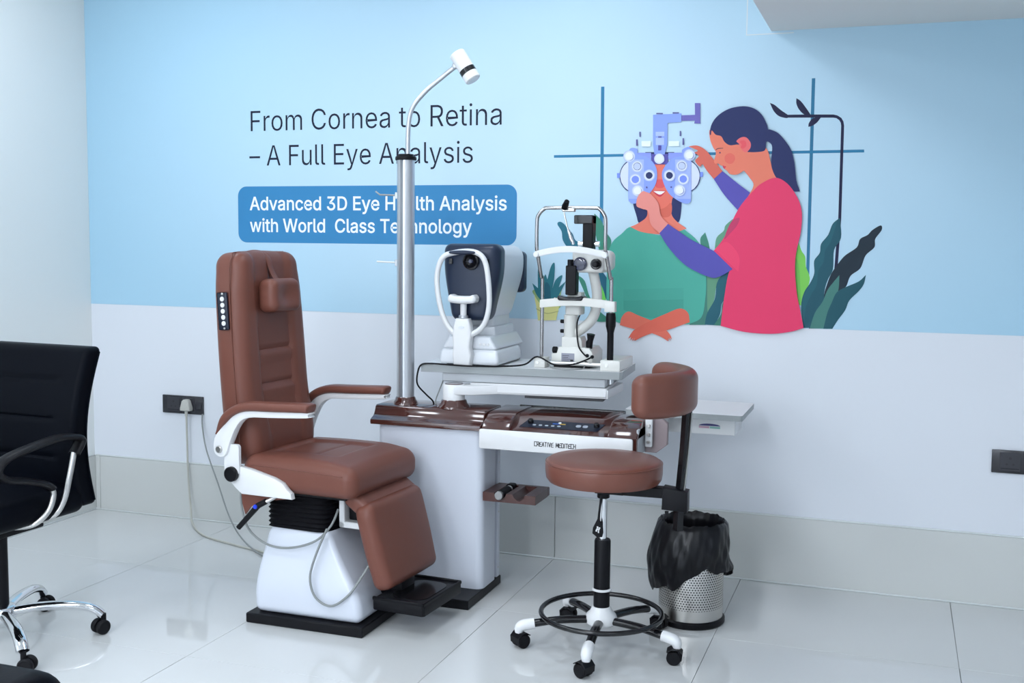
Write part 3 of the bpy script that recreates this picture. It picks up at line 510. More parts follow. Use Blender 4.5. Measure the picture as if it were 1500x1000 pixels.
('printed_examiner','#5853ad',1,[-1790,2898,-1790,2898,-1860,2822,-1860,2822,-1772,2694,-1628,2556,-1438,2470,-1358,2478,-1256,2538,-1256,2538,-1410,2682,-1410,2682,-1586,2766,-1694,2834]),
('printed_examiner','#f0948a',1,[-2056,3044,-2050,3114,-2010,3162,-1974,3156,-1938,3138,-1876,3068,-1850,2962,-1790,2898,-1790,2898,-1860,2822,-1860,2822,-1932,2892,-1958,2998,-2008,3020])]
# lettering outlines on the wall in tenths of a millimetre
TEXT = [
('h',[[[-28660,18680,-28660,19600,-28139,19600,-28139,19507,-28559,19507,-28559,19178,-28179,19178,-28179,19085,-28559,19085,-28559,18680]],
[[-27968,18680,-27968,19363,-27877,19363,-27877,19256,-27862,19256,-27836,19306,-27776,19356,-27725,19371,-27650,19372,-27650,19271,-27708,19276,-27773,19264,-27826,19230,-27861,19177,-27873,19108,-27873,18680]],
[[-27262,18665,-27381,18690,-27473,18762,-27534,18874,-27554,19018,-27534,19163,-27473,19275,-27381,19348,-27262,19373,-27142,19348,-27049,19275,-26989,19163,-26969,19018,-26989,18874,-27049,18762,-27142,18690],[-27262,18754,-27174,18775,-27112,18833,-27076,18918,-27064,19018,-27076,19118,-27112,19204,-27174,19263,-27262,19284,-27349,19263,-27410,19204,-27446,19118,-27458,19018,-27446,18918,-27410,18833,-27349,18775]],
[[-26809,18680,-26809,19363,-26717,19363,-26717,19207,-26698,19263,-26658,19321,-26607,19358,-26548,19375,-26494,19373,-26438,19350,-26395,19306,-26361,19219,-26335,19280,-26305,19316,-26248,19356,-26203,19371,-26127,19374,-26076,19361,-26031,19336,-25995,19297,-25968,19245,-25954,19180,-25953,18680,-26047,18680,-26047,19139,-26058,19206,-26111,19266,-26185,19285,-26264,19264,-26294,19240,-26323,19190,-26334,19127,-26334,18680,-26428,18680,-26431,19179,-26466,19248,-26509,19276,-26562,19285,-26619,19274,-26653,19254,-26702,19186,-26714,19110,-26714,18680]],
[[-25074,18668,-25129,18671,-25228,18700,-25314,18756,-25350,18794,-25409,18888,-25431,18943,-25456,19069,-25459,19139,-25456,19210,-25431,19336,-25409,19392,-25350,19485,-25273,19555,-25228,19580,-25129,19609,-25074,19612,-24951,19592,-24846,19532,-24769,19437,-24727,19317,-24828,19317,-24849,19380,-24886,19434,-24934,19475,-24990,19501,-25114,19511,-25221,19470,-25303,19382,-25352,19250,-25361,19139,-25352,19029,-25303,18898,-25251,18834,-25187,18790,-25114,18769,-25053,18767,-24971,18786,-24901,18831,-24860,18881,-24828,18963,-24727,18963,-24768,18843,-24845,18748,-24950,18688]],
[[-24301,18665,-24420,18690,-24512,18762,-24572,18874,-24593,19018,-24572,19163,-24512,19275,-24420,19348,-24301,19373,-24181,19348,-24088,19275,-24028,19163,-24007,19018,-24028,18874,-24088,18762,-24181,18690],[-24301,18754,-24213,18775,-24151,18833,-24115,18918,-24103,19018,-24115,19118,-24151,19204,-24213,19263,-24301,19284,-24388,19263,-24449,19204,-24485,19118,-24497,19018,-24485,18918,-24449,18833,-24388,18775]],
[[-23848,18680,-23848,19363,-23757,19363,-23757,19256,-23742,19256,-23716,19306,-23656,19356,-23605,19371,-23530,19372,-23530,19271,-23588,19276,-23653,19264,-23706,19230,-23741,19177,-23753,19108,-23753,18680]],
[[-23308,19090,-23308,18680,-23403,18680,-23403,19363,-23311,19363,-23314,19206,-23259,19309,-23175,19363,-23107,19373,-23046,19365,-22994,19344,-22950,19309,-22905,19229,-22891,19156,-22889,18680,-22984,18680,-22987,19144,-23025,19235,-23104,19279,-23161,19281,-23224,19260,-23286,19194]],
[[-22429,18665,-22555,18690,-22650,18762,-22710,18873,-22730,19016,-22710,19161,-22651,19274,-22559,19347,-22441,19373,-22315,19343,-22230,19273,-22175,19154,-22161,19029,-22161,18990,-22660,18990,-22660,19073,-22260,19076,-22268,19140,-22289,19194,-22340,19253,-22386,19277,-22441,19284,-22498,19276,-22545,19253,-22583,19216,-22628,19117,-22633,18962,-22609,18866,-22559,18798,-22487,18761,-22409,18754,-22326,18782,-22289,18817,-22266,18861,-22173,18837,-22205,18771,-22262,18715,-22337,18678]],
[[-21825,18664,-21935,18689,-21998,18737,-22026,18783,-22040,18840,-22030,18947,-21996,18998,-21926,19042,-21640,19100,-21621,19139,-21630,19204,-21657,19248,-21685,19269,-21763,19285,-21846,19269,-21901,19229,-21930,19182,-22022,19211,-21981,19284,-21894,19347,-21792,19372,-21690,19363,-21594,19316,-21550,19258,-21532,19204,-21526,18680,-21619,18680,-21619,18775,-21634,18775,-21670,18723,-21713,18691,-21774,18669],[-21807,18752,-21727,18766,-21654,18823,-21622,18905,-21621,19031,-21655,19013,-21870,18970,-21935,18920,-21947,18866,-21929,18803,-21879,18765]],
[[-20763,19363,-20763,19279,-21092,19279,-21092,19363],[-20991,19531,-20897,19531,-20892,18812,-20878,18783,-20852,18766,-20765,18766,-20748,18682,-20819,18673,-20892,18684,-20946,18718,-20980,18772,-20991,18845]],
[[-20361,18665,-20480,18690,-20572,18762,-20632,18874,-20653,19018,-20632,19163,-20572,19275,-20480,19348,-20361,19373,-20241,19348,-20148,19275,-20088,19163,-20067,19018,-20088,18874,-20148,18762,-20241,18690],[-20361,18754,-20273,18775,-20211,18833,-20175,18918,-20163,19018,-20175,19118,-20211,19204,-20273,19263,-20361,19284,-20448,19263,-20509,19204,-20545,19118,-20557,19018,-20545,18918,-20509,18833,-20448,18775]],
[[-19572,18680,-19572,19600,-19227,19598,-19111,19564,-19054,19521,-19014,19464,-18990,19396,-18984,19279,-19014,19174,-19054,19119,-19111,19077,-19184,19051,-19471,19042,-19471,19136,-19279,19136,-19190,19148,-19146,19170,-19114,19202,-19084,19292,-19087,19372,-19103,19418,-19129,19456,-19167,19484,-19247,19506,-19472,19507,-19472,18680],[-19071,18680,-19277,19088,-19163,19088,-18954,18680]],
[[-18545,18665,-18670,18690,-18765,18762,-18825,18873,-18845,19016,-18825,19161,-18766,19274,-18675,19347,-18556,19373,-18430,19343,-18345,19273,-18290,19154,-18276,19029,-18276,18990,-18775,18990,-18775,19073,-18375,19076,-18383,19140,-18404,19194,-18455,19253,-18501,19277,-18556,19284,-18613,19276,-18661,19253,-18699,19216,-18744,19117,-18748,18962,-18724,18866,-18674,18798,-18602,18761,-18524,18754,-18441,18782,-18404,18817,-18381,18861,-18289,18837,-18320,18771,-18377,18715,-18453,18678]],
[[-17870,19363,-17870,19279,-18199,19279,-18199,19363],[-18098,19531,-18003,19531,-17999,18812,-17985,18783,-17959,18766,-17872,18766,-17855,18682,-17926,18673,-17999,18684,-18053,18718,-18087,18772,-18098,18845]],
[[-17729,18680,-17729,19363,-17634,19363,-17634,18680],[-17680,19490,-17728,19510,-17748,19559,-17728,19607,-17680,19627,-17632,19607,-17612,19559,-17632,19510]],
[[-17347,19090,-17347,18680,-17442,18680,-17442,19363,-17351,19363,-17354,19206,-17299,19309,-17215,19363,-17147,19373,-17086,19365,-17033,19344,-16990,19309,-16945,19229,-16931,19156,-16929,18680,-17024,18680,-17026,19144,-17065,19235,-17143,19279,-17200,19281,-17264,19260,-17325,19194]],
[[-16559,18664,-16669,18689,-16732,18737,-16760,18783,-16774,18840,-16764,18947,-16730,18998,-16659,19042,-16374,19100,-16355,19139,-16364,19204,-16391,19248,-16419,19269,-16497,19285,-16579,19269,-16635,19229,-16664,19182,-16756,19211,-16714,19284,-16628,19347,-16526,19372,-16424,19363,-16327,19316,-16284,19258,-16266,19204,-16260,18680,-16353,18680,-16353,18775,-16368,18775,-16404,18723,-16447,18691,-16508,18669],[-16541,18752,-16461,18766,-16388,18823,-16356,18905,-16355,19031,-16389,19013,-16604,18970,-16669,18920,-16681,18866,-16662,18803,-16612,18765]]]),
('h',[[[-28177,17526,-28177,17434,-28750,17434,-28750,17526]],
[[-27824,17090,-27519,18010,-27402,18010,-27094,17090,-27197,17090,-27375,17640,-27461,17940,-27509,17765,-27721,17090],[-27671,17350,-27671,17443,-27247,17443,-27247,17350]],
[[-26641,17090,-26641,18010,-26135,18010,-26135,17917,-26543,17917,-26543,17588,-26173,17588,-26173,17495,-26543,17495,-26543,17090]],
[[-25758,17081,-25843,17097,-25890,17125,-25927,17168,-25954,17225,-25969,17339,-25969,17773,-25877,17773,-25877,17348,-25867,17274,-25815,17197,-25728,17171,-25644,17193,-25585,17259,-25563,17364,-25563,17773,-25471,17773,-25471,17090,-25560,17090,-25560,17247,-25589,17173,-25636,17120,-25693,17090]],
[[-25146,17086,-25232,17108,-25266,17147,-25283,17204,-25286,18010,-25194,18010,-25191,17224,-25182,17196,-25163,17179,-25099,17178,-25083,17094]],
[[-24830,17086,-24917,17108,-24951,17147,-24968,17204,-24970,18010,-24878,18010,-24875,17224,-24867,17196,-24848,17179,-24784,17178,-24768,17094]],
[[-24329,17090,-24329,18010,-23818,18010,-23818,17917,-24231,17917,-24231,17602,-23847,17602,-23847,17509,-24231,17509,-24231,17183,-23813,17183,-23813,17090]],
[[-23651,16835,-23630,16921,-23563,16916,-23515,16945,-23460,17082,-23700,17773,-23599,17773,-23465,17366,-23412,17172,-23394,17242,-23224,17773,-23124,17773,-23421,16931,-23459,16876,-23506,16841,-23584,16824]],
[[-22734,17075,-22855,17100,-22947,17172,-23005,17283,-23025,17426,-23006,17571,-22949,17684,-22860,17757,-22745,17783,-22622,17753,-22540,17683,-22486,17564,-22473,17439,-22473,17400,-22957,17400,-22957,17483,-22569,17486,-22577,17550,-22597,17604,-22646,17663,-22691,17687,-22745,17694,-22800,17686,-22846,17663,-22883,17626,-22927,17527,-22931,17372,-22907,17276,-22859,17208,-22789,17171,-22714,17164,-22633,17192,-22597,17227,-22575,17271,-22485,17247,-22516,17181,-22571,17125,-22644,17088]],
[[-22066,17090,-21761,18010,-21643,18010,-21336,17090,-21438,17090,-21617,17640,-21702,17940,-21750,17765,-21962,17090],[-21912,17350,-21912,17443,-21489,17443,-21489,17350]],
[[-21116,17500,-21116,17090,-21208,17090,-21208,17773,-21119,17773,-21122,17616,-21069,17719,-20987,17773,-20921,17783,-20862,17775,-20811,17754,-20769,17719,-20725,17639,-20712,17566,-20710,17090,-20802,17090,-20804,17554,-20842,17645,-20918,17689,-20973,17691,-21035,17670,-21094,17604]],
[[-20351,17074,-20458,17099,-20518,17147,-20546,17193,-20560,17250,-20550,17357,-20517,17408,-20448,17452,-20171,17510,-20153,17549,-20161,17614,-20188,17658,-20215,17679,-20291,17695,-20371,17679,-20425,17639,-20453,17592,-20542,17621,-20502,17694,-20418,17757,-20319,17782,-20220,17773,-20126,17726,-20084,17668,-20067,17614,-20061,17090,-20151,17090,-20151,17185,-20165,17185,-20201,17133,-20243,17101,-20301,17079],[-20333,17162,-20256,17176,-20185,17233,-20154,17315,-20153,17441,-20186,17423,-20395,17380,-20458,17330,-20469,17276,-20451,17213,-20403,17175]],
[[-19736,17086,-19822,17108,-19856,17147,-19873,17204,-19876,18010,-19784,18010,-19781,17224,-19772,17196,-19753,17179,-19689,17178,-19673,17094]],
[[-19568,16835,-19547,16921,-19479,16916,-19432,16945,-19376,17082,-19616,17773,-19516,17773,-19382,17366,-19329,17172,-19310,17242,-19140,17773,-19041,17773,-19338,16931,-19376,16876,-19423,16841,-19500,16824]],
[[-18700,17075,-18789,17087,-18860,17122,-18912,17179,-18938,17253,-18851,17273,-18833,17227,-18800,17190,-18755,17169,-18701,17162,-18615,17180,-18562,17230,-18553,17291,-18577,17337,-18627,17367,-18828,17429,-18880,17469,-18918,17552,-18913,17640,-18875,17709,-18783,17768,-18692,17783,-18606,17770,-18541,17736,-18496,17682,-18470,17619,-18554,17598,-18581,17650,-18614,17681,-18662,17697,-18719,17697,-18768,17682,-18805,17653,-18825,17614,-18821,17555,-18800,17525,-18766,17504,-18582,17450,-18520,17416,-18479,17370,-18456,17279,-18474,17198,-18523,17133,-18601,17090]],
[[-18302,17090,-18302,17773,-18211,17773,-18211,17090],[-18256,17900,-18302,17920,-18321,17969,-18302,18017,-18256,18037,-18209,18017,-18189,17969,-18209,17920]],
[[-17814,17075,-17903,17087,-17974,17122,-18025,17179,-18052,17253,-17964,17273,-17946,17227,-17913,17190,-17869,17169,-17815,17162,-17729,17180,-17676,17230,-17667,17291,-17690,17337,-17740,17367,-17941,17429,-17993,17469,-18032,17552,-18027,17640,-17989,17709,-17897,17768,-17805,17783,-17720,17770,-17655,17736,-17610,17682,-17583,17619,-17667,17598,-17695,17650,-17728,17681,-17775,17697,-17833,17697,-17881,17682,-17919,17653,-17939,17614,-17934,17555,-17914,17525,-17880,17504,-17696,17450,-17633,17416,-17593,17370,-17570,17279,-17587,17198,-17637,17133,-17715,17090]]]),
('b',[[[-28760,15030,-28538,15660,-28433,15660,-28209,15030,-28315,15030,-28442,15398,-28485,15540,-28528,15398,-28653,15030],[-28647,15198,-28647,15293,-28321,15293,-28321,15198]],
[[-27984,15020,-28064,15038,-28109,15068,-28144,15112,-28168,15167,-28181,15232,-28181,15303,-28168,15367,-28143,15422,-28108,15465,-28038,15505,-27983,15513,-27944,15509,-27898,15489,-27864,15457,-27864,15660,-27767,15660,-27767,15030,-27862,15030,-27862,15081,-27912,15036],[-27973,15113,-27926,15123,-27892,15154,-27870,15203,-27863,15268,-27870,15332,-27892,15380,-27926,15410,-27973,15421,-28021,15410,-28055,15379,-28077,15330,-28084,15268,-28077,15205,-28055,15156,-28020,15124]],
[[-27542,15030,-27719,15507,-27614,15507,-27517,15232,-27496,15158,-27475,15232,-27379,15507,-27274,15507,-27451,15030]],
[[-27089,15020,-27169,15037,-27203,15059,-27229,15089,-27249,15149,-27250,15191,-27241,15227,-27215,15266,-27162,15297,-26976,15334,-26969,15349,-26974,15380,-27002,15413,-27047,15422,-27095,15413,-27127,15390,-27152,15352,-27244,15380,-27205,15450,-27159,15486,-27086,15510,-26995,15506,-26923,15472,-26890,15429,-26876,15390,-26872,15030,-26968,15030,-26968,15071,-27020,15032],[-27077,15111,-27029,15119,-26988,15150,-26972,15183,-26969,15247,-27114,15218,-27143,15200,-27153,15168,-27145,15137,-27118,15118]],
[[-26681,15312,-26681,15030,-26777,15030,-26777,15507,-26683,15507,-26683,15371,-26726,15371,-26708,15419,-26677,15467,-26613,15506,-26563,15513,-26518,15508,-26479,15492,-26446,15466,-26412,15408,-26402,15357,-26401,15030,-26497,15030,-26497,15322,-26503,15365,-26520,15395,-26564,15418,-26597,15419,-26633,15408,-26668,15372]],
[[-26115,15020,-26201,15038,-26269,15089,-26313,15167,-26327,15266,-26313,15366,-26269,15444,-26201,15495,-26115,15513,-26051,15504,-25983,15467,-25943,15420,-25921,15362,-26013,15338,-26031,15379,-26051,15401,-26079,15415,-26134,15419,-26165,15409,-26200,15376,-26226,15307,-26226,15225,-26209,15171,-26190,15144,-26165,15124,-26116,15112,-26079,15118,-26050,15133,-26029,15156,-26011,15198,-25919,15175,-25950,15102,-25994,15058,-26050,15030]],
[[-25655,15020,-25745,15038,-25814,15089,-25858,15167,-25872,15265,-25858,15364,-25815,15443,-25748,15495,-25662,15513,-25606,15505,-25570,15492,-25508,15442,-25484,15404,-25468,15358,-25458,15274,-25458,15231,-25826,15231,-25826,15319,-25558,15313,-25559,15323,-25575,15371,-25604,15404,-25630,15417,-25695,15417,-25723,15404,-25754,15371,-25774,15310,-25774,15231,-25759,15175,-25730,15137,-25689,15116,-25642,15112,-25586,15133,-25555,15185,-25461,15161,-25491,15096,-25533,15055,-25588,15029]],
[[-25209,15020,-25289,15038,-25334,15068,-25369,15112,-25394,15167,-25406,15232,-25406,15303,-25394,15367,-25369,15422,-25334,15465,-25264,15505,-25209,15513,-25169,15509,-25124,15489,-25090,15457,-25090,15660,-24993,15660,-24993,15030,-25087,15030,-25087,15081,-25137,15036],[-25198,15113,-25152,15123,-25118,15154,-25096,15203,-25088,15268,-25096,15332,-25117,15380,-25151,15410,-25198,15421,-25247,15410,-25281,15379,-25302,15330,-25310,15268,-25302,15205,-25281,15156,-25246,15124]],
[[-24479,15022,-24558,15034,-24625,15068,-24673,15124,-24689,15172,-24694,15213,-24593,15213,-24574,15155,-24546,15132,-24508,15119,-24432,15123,-24406,15135,-24379,15161,-24368,15185,-24365,15230,-24378,15269,-24395,15291,-24454,15319,-24563,15323,-24563,15403,-24424,15566,-24663,15566,-24663,15660,-24288,15660,-24288,15584,-24496,15348,-24500,15399,-24455,15401,-24396,15393,-24346,15370,-24307,15335,-24271,15267,-24264,15215,-24271,15162,-24292,15114,-24346,15060,-24421,15028]],
[[-23956,15030,-24111,15030,-24111,15125,-23929,15127,-23873,15140,-23829,15166,-23797,15203,-23768,15281,-23764,15380,-23775,15439,-23811,15508,-23870,15550,-23923,15564,-24115,15565,-24115,15660,-23907,15658,-23830,15639,-23796,15622,-23766,15601,-23717,15546,-23683,15476,-23673,15436,-23664,15346,-23673,15256,-23698,15178,-23717,15145,-23768,15089,-23833,15051,-23871,15039],[-24052,15660,-24052,15030,-24153,15030,-24153,15660]],
[[-23359,15030,-23359,15660,-22973,15660,-22973,15565,-23258,15565,-23258,15396,-22993,15396,-22993,15301,-23258,15301,-23258,15125,-22970,15125,-22970,15030]],
[[-22895,14870,-22872,14958,-22815,14952,-22799,14960,-22783,14981,-22761,15042,-22933,15507,-22827,15507,-22731,15232,-22710,15158,-22688,15232,-22592,15507,-22487,15507,-22686,14970,-22711,14921,-22742,14886,-22782,14865,-22828,14858]],
[[-22242,15020,-22332,15038,-22402,15089,-22445,15167,-22460,15265,-22445,15364,-22403,15443,-22336,15495,-22250,15513,-22194,15505,-22158,15492,-22095,15442,-22072,15404,-22055,15358,-22046,15274,-22046,15231,-22413,15231,-22413,15319,-22145,15313,-22146,15323,-22162,15371,-22191,15404,-22217,15417,-22283,15417,-22310,15404,-22341,15371,-22361,15310,-22361,15231,-22347,15175,-22318,15137,-22276,15116,-22230,15112,-22174,15133,-22142,15185,-22049,15161,-22078,15096,-22120,15055,-22176,15029]],
[[-21749,15030,-21749,15660,-21649,15660,-21649,15399,-21367,15399,-21367,15660,-21266,15660,-21266,15030,-21367,15030,-21367,15305,-21649,15305,-21649,15030]],
[[-20967,15020,-21057,15038,-21126,15089,-21170,15167,-21185,15265,-21170,15364,-21128,15443,-21061,15495,-20975,15513,-20919,15505,-20883,15492,-20820,15442,-20797,15404,-20780,15358,-20770,15274,-20770,15231,-21138,15231,-21138,15319,-20870,15313,-20871,15323,-20887,15371,-20916,15404,-20942,15417,-21008,15417,-21035,15404,-21066,15371,-21086,15310,-21086,15231,-21072,15175,-21043,15137,-21001,15116,-20954,15112,-20899,15133,-20867,15185,-20773,15161,-20803,15096,-20845,15055,-20901,15029]],
[[-20562,15020,-20643,15037,-20676,15059,-20702,15089,-20723,15149,-20723,15191,-20715,15227,-20688,15266,-20635,15297,-20450,15334,-20442,15349,-20447,15380,-20476,15413,-20521,15422,-20568,15413,-20601,15390,-20625,15352,-20717,15380,-20679,15450,-20632,15486,-20560,15510,-20469,15506,-20397,15472,-20364,15429,-20350,15390,-20346,15030,-20441,15030,-20441,15071,-20493,15032],[-20550,15111,-20503,15119,-20461,15150,-20445,15183,-20442,15247,-20587,15218,-20617,15200,-20627,15168,-20618,15137,-20592,15118]],
[[-20138,15027,-20206,15044,-20235,15075,-20249,15118,-20251,15660,-20154,15660,-20153,15137,-20138,15119,-20093,15124,-20075,15036]],
[[-19833,15507,-19833,15418,-20087,15418,-20087,15507],[-20019,15616,-19923,15616,-19922,15147,-19917,15130,-19904,15119,-19838,15123,-19820,15035,-19887,15025,-19942,15033,-19984,15059,-20011,15100,-20019,15153]],
[[-19675,15312,-19675,15030,-19772,15030,-19772,15660,-19675,15660,-19675,15371,-19721,15371,-19702,15419,-19671,15467,-19608,15506,-19558,15513,-19513,15508,-19473,15492,-19440,15466,-19406,15408,-19396,15357,-19395,15030,-19492,15030,-19492,15322,-19498,15365,-19515,15395,-19558,15418,-19591,15419,-19628,15408,-19662,15372]],
[[-19132,15030,-18909,15660,-18805,15660,-18580,15030,-18687,15030,-18814,15398,-18857,15540,-18900,15398,-19024,15030],[-19018,15198,-19018,15293,-18693,15293,-18693,15198]],
[[-18436,15312,-18436,15030,-18533,15030,-18533,15507,-18438,15507,-18438,15371,-18481,15371,-18463,15419,-18432,15467,-18368,15506,-18318,15513,-18274,15508,-18234,15492,-18201,15466,-18167,15408,-18157,15357,-18156,15030,-18253,15030,-18253,15322,-18259,15365,-18276,15395,-18319,15418,-18352,15419,-18389,15408,-18423,15372]],
[[-17925,15020,-18006,15037,-18039,15059,-18065,15089,-18086,15149,-18086,15191,-18078,15227,-18051,15266,-17998,15297,-17812,15334,-17805,15349,-17810,15380,-17839,15413,-17884,15422,-17931,15413,-17964,15390,-17988,15352,-18080,15380,-18041,15450,-17995,15486,-17923,15510,-17831,15506,-17759,15472,-17726,15429,-17713,15390,-17708,15030,-17804,15030,-17804,15071,-17856,15032],[-17913,15111,-17865,15119,-17824,15150,-17808,15183,-17805,15247,-17950,15218,-17980,15200,-17990,15168,-17981,15137,-17955,15118]],
[[-17501,15027,-17569,15044,-17598,15075,-17612,15118,-17614,15660,-17517,15660,-17515,15137,-17501,15119,-17455,15124,-17437,15036]],
[[-17405,14870,-17382,14958,-17325,14952,-17309,14960,-17293,14981,-17270,15042,-17442,15507,-17337,15507,-17241,15232,-17219,15158,-17198,15232,-17102,15507,-16997,15507,-17196,14970,-17220,14921,-17252,14886,-17292,14865,-17338,14858]],
[[-16786,15020,-16852,15028,-16906,15054,-16946,15095,-16971,15166,-16879,15186,-16855,15135,-16834,15120,-16805,15112,-16750,15116,-16722,15129,-16706,15146,-16701,15174,-16720,15200,-16856,15240,-16904,15265,-16937,15299,-16953,15343,-16949,15409,-16919,15460,-16887,15485,-16848,15503,-16780,15513,-16717,15504,-16667,15479,-16631,15440,-16606,15377,-16695,15356,-16710,15389,-16735,15414,-16797,15423,-16826,15415,-16847,15400,-16856,15382,-16854,15355,-16825,15331,-16699,15296,-16652,15272,-16620,15238,-16601,15170,-16615,15109,-16654,15061,-16713,15031]],
[[-16529,15030,-16529,15507,-16432,15507,-16432,15030],[-16480,15555,-16503,15559,-16523,15572,-16537,15592,-16542,15616,-16537,15640,-16523,15660,-16503,15673,-16480,15678,-16456,15673,-16436,15660,-16422,15640,-16417,15616,-16422,15592,-16436,15572,-16456,15559]],
[[-16175,15020,-16240,15028,-16295,15054,-16335,15095,-16360,15166,-16267,15186,-16244,15135,-16222,15120,-16193,15112,-16138,15116,-16111,15129,-16094,15146,-16090,15174,-16108,15200,-16245,15240,-16292,15265,-16325,15299,-16342,15343,-16338,15409,-16307,15460,-16276,15485,-16237,15503,-16169,15513,-16105,15504,-16055,15479,-16020,15440,-15994,15377,-16084,15356,-16098,15389,-16124,15414,-16186,15423,-16214,15415,-16235,15400,-16245,15382,-16243,15355,-16214,15331,-16088,15296,-16041,15272,-16008,15238,-15990,15170,-16004,15109,-16043,15061,-16102,15031]]]),
('b',[[[-28621,14020,-28760,14497,-28659,14497,-28574,14158,-28491,14497,-28398,14497,-28316,14160,-28231,14497,-28130,14497,-28269,14020,-28358,14020,-28445,14353,-28532,14020]],
[[-28075,14020,-28075,14497,-27980,14497,-27980,14020],[-28027,14545,-28050,14549,-28070,14562,-28084,14582,-28088,14606,-28084,14630,-28070,14650,-28050,14663,-28027,14668,-28003,14663,-27983,14650,-27970,14630,-27965,14606,-27970,14582,-27983,14562,-28003,14549]],
[[-27687,14497,-27687,14408,-27938,14408,-27938,14497],[-27872,14606,-27776,14606,-27775,14137,-27771,14120,-27758,14109,-27692,14113,-27674,14025,-27741,14015,-27795,14023,-27837,14049,-27863,14090,-27872,14143]],
[[-27531,14302,-27531,14020,-27627,14020,-27627,14650,-27531,14650,-27531,14361,-27576,14361,-27558,14409,-27527,14457,-27464,14496,-27415,14503,-27370,14498,-27331,14482,-27298,14456,-27265,14398,-27255,14347,-27254,14020,-27349,14020,-27349,14312,-27355,14355,-27372,14385,-27415,14408,-27448,14409,-27484,14398,-27518,14362]],
[[-26826,14020,-26991,14650,-26889,14650,-26780,14209,-26773,14170,-26765,14209,-26654,14650,-26550,14650,-26440,14209,-26431,14168,-26410,14269,-26316,14650,-26213,14650,-26379,14020,-26484,14020,-26587,14413,-26602,14492,-26618,14413,-26720,14020]],
[[-25975,14010,-26060,14028,-26127,14079,-26171,14157,-26185,14256,-26171,14356,-26127,14434,-26060,14485,-25975,14503,-25889,14485,-25822,14434,-25779,14356,-25764,14256,-25779,14157,-25822,14079,-25889,14028],[-25975,14102,-25925,14114,-25889,14146,-25868,14196,-25861,14256,-25868,14316,-25890,14366,-25925,14399,-25975,14411,-26025,14399,-26060,14366,-26081,14317,-26088,14256,-26081,14196,-26060,14146,-26025,14114]],
[[-25692,14020,-25692,14497,-25598,14497,-25598,14456,-25572,14480,-25536,14497,-25448,14501,-25448,14400,-25503,14406,-25540,14399,-25577,14372,-25593,14340,-25596,14020]],
[[-25285,14017,-25352,14034,-25381,14065,-25395,14108,-25396,14650,-25301,14650,-25299,14127,-25285,14109,-25240,14114,-25222,14026]],
[[-25006,14010,-25085,14028,-25129,14058,-25164,14102,-25188,14157,-25201,14222,-25201,14293,-25188,14357,-25164,14412,-25129,14455,-25060,14495,-25005,14503,-24966,14499,-24921,14479,-24887,14447,-24887,14650,-24791,14650,-24791,14020,-24885,14020,-24885,14071,-24934,14026],[-24995,14103,-24949,14113,-24915,14144,-24893,14193,-24886,14258,-24893,14322,-24914,14370,-24948,14400,-24995,14411,-25043,14400,-25077,14369,-25098,14320,-25105,14258,-25098,14195,-25076,14146,-25042,14114]],
[[-24013,14012,-24087,14022,-24121,14034,-24182,14073,-24208,14100,-24249,14164,-24265,14202,-24275,14243,-24284,14335,-24275,14426,-24265,14468,-24249,14506,-24208,14570,-24153,14618,-24121,14636,-24087,14648,-24013,14658,-23925,14644,-23851,14603,-23796,14536,-23777,14495,-23762,14433,-23862,14433,-23878,14482,-23900,14514,-23938,14543,-23986,14558,-24037,14558,-24081,14545,-24119,14520,-24150,14482,-24180,14403,-24186,14335,-24180,14267,-24150,14187,-24100,14136,-24036,14112,-23962,14118,-23928,14133,-23900,14157,-23878,14188,-23862,14237,-23762,14237,-23777,14175,-23795,14134,-23850,14068,-23925,14026]],
[[-23577,14017,-23645,14034,-23674,14065,-23688,14108,-23689,14650,-23593,14650,-23592,14127,-23578,14109,-23533,14114,-23515,14026]],
[[-23339,14010,-23419,14027,-23452,14049,-23477,14079,-23498,14139,-23498,14181,-23490,14217,-23463,14256,-23411,14287,-23227,14324,-23220,14339,-23225,14370,-23253,14403,-23298,14412,-23345,14403,-23377,14380,-23401,14342,-23492,14370,-23454,14440,-23408,14476,-23336,14500,-23246,14496,-23175,14462,-23142,14419,-23128,14380,-23124,14020,-23219,14020,-23219,14061,-23270,14022],[-23327,14101,-23280,14109,-23239,14140,-23223,14173,-23220,14237,-23364,14208,-23393,14190,-23403,14158,-23394,14127,-23368,14108]],
[[-22870,14010,-22935,14018,-22989,14044,-23028,14085,-23053,14156,-22962,14176,-22939,14125,-22917,14110,-22888,14102,-22834,14106,-22807,14119,-22790,14136,-22786,14164,-22804,14190,-22939,14230,-22986,14255,-23019,14289,-23035,14333,-23031,14399,-23001,14450,-22970,14475,-22931,14493,-22864,14503,-22801,14494,-22752,14469,-22717,14430,-22691,14367,-22780,14346,-22794,14379,-22819,14404,-22881,14413,-22909,14405,-22930,14390,-22939,14372,-22937,14345,-22909,14321,-22784,14286,-22737,14262,-22705,14228,-22687,14160,-22700,14099,-22739,14051,-22798,14021]],
[[-22454,14010,-22519,14018,-22573,14044,-22613,14085,-22637,14156,-22546,14176,-22523,14125,-22501,14110,-22472,14102,-22418,14106,-22391,14119,-22375,14136,-22370,14164,-22389,14190,-22524,14230,-22571,14255,-22603,14289,-22620,14333,-22616,14399,-22586,14450,-22554,14475,-22516,14493,-22449,14503,-22386,14494,-22336,14469,-22301,14430,-22276,14367,-22364,14346,-22379,14379,-22404,14404,-22465,14413,-22493,14405,-22514,14390,-22524,14372,-22522,14345,-22493,14321,-22368,14286,-22321,14262,-22289,14228,-22271,14160,-22285,14099,-22324,14051,-22382,14021]],
[[-22009,14555,-22009,14650,-21544,14650,-21544,14555,-21727,14555,-21727,14020,-21826,14020,-21826,14555]],
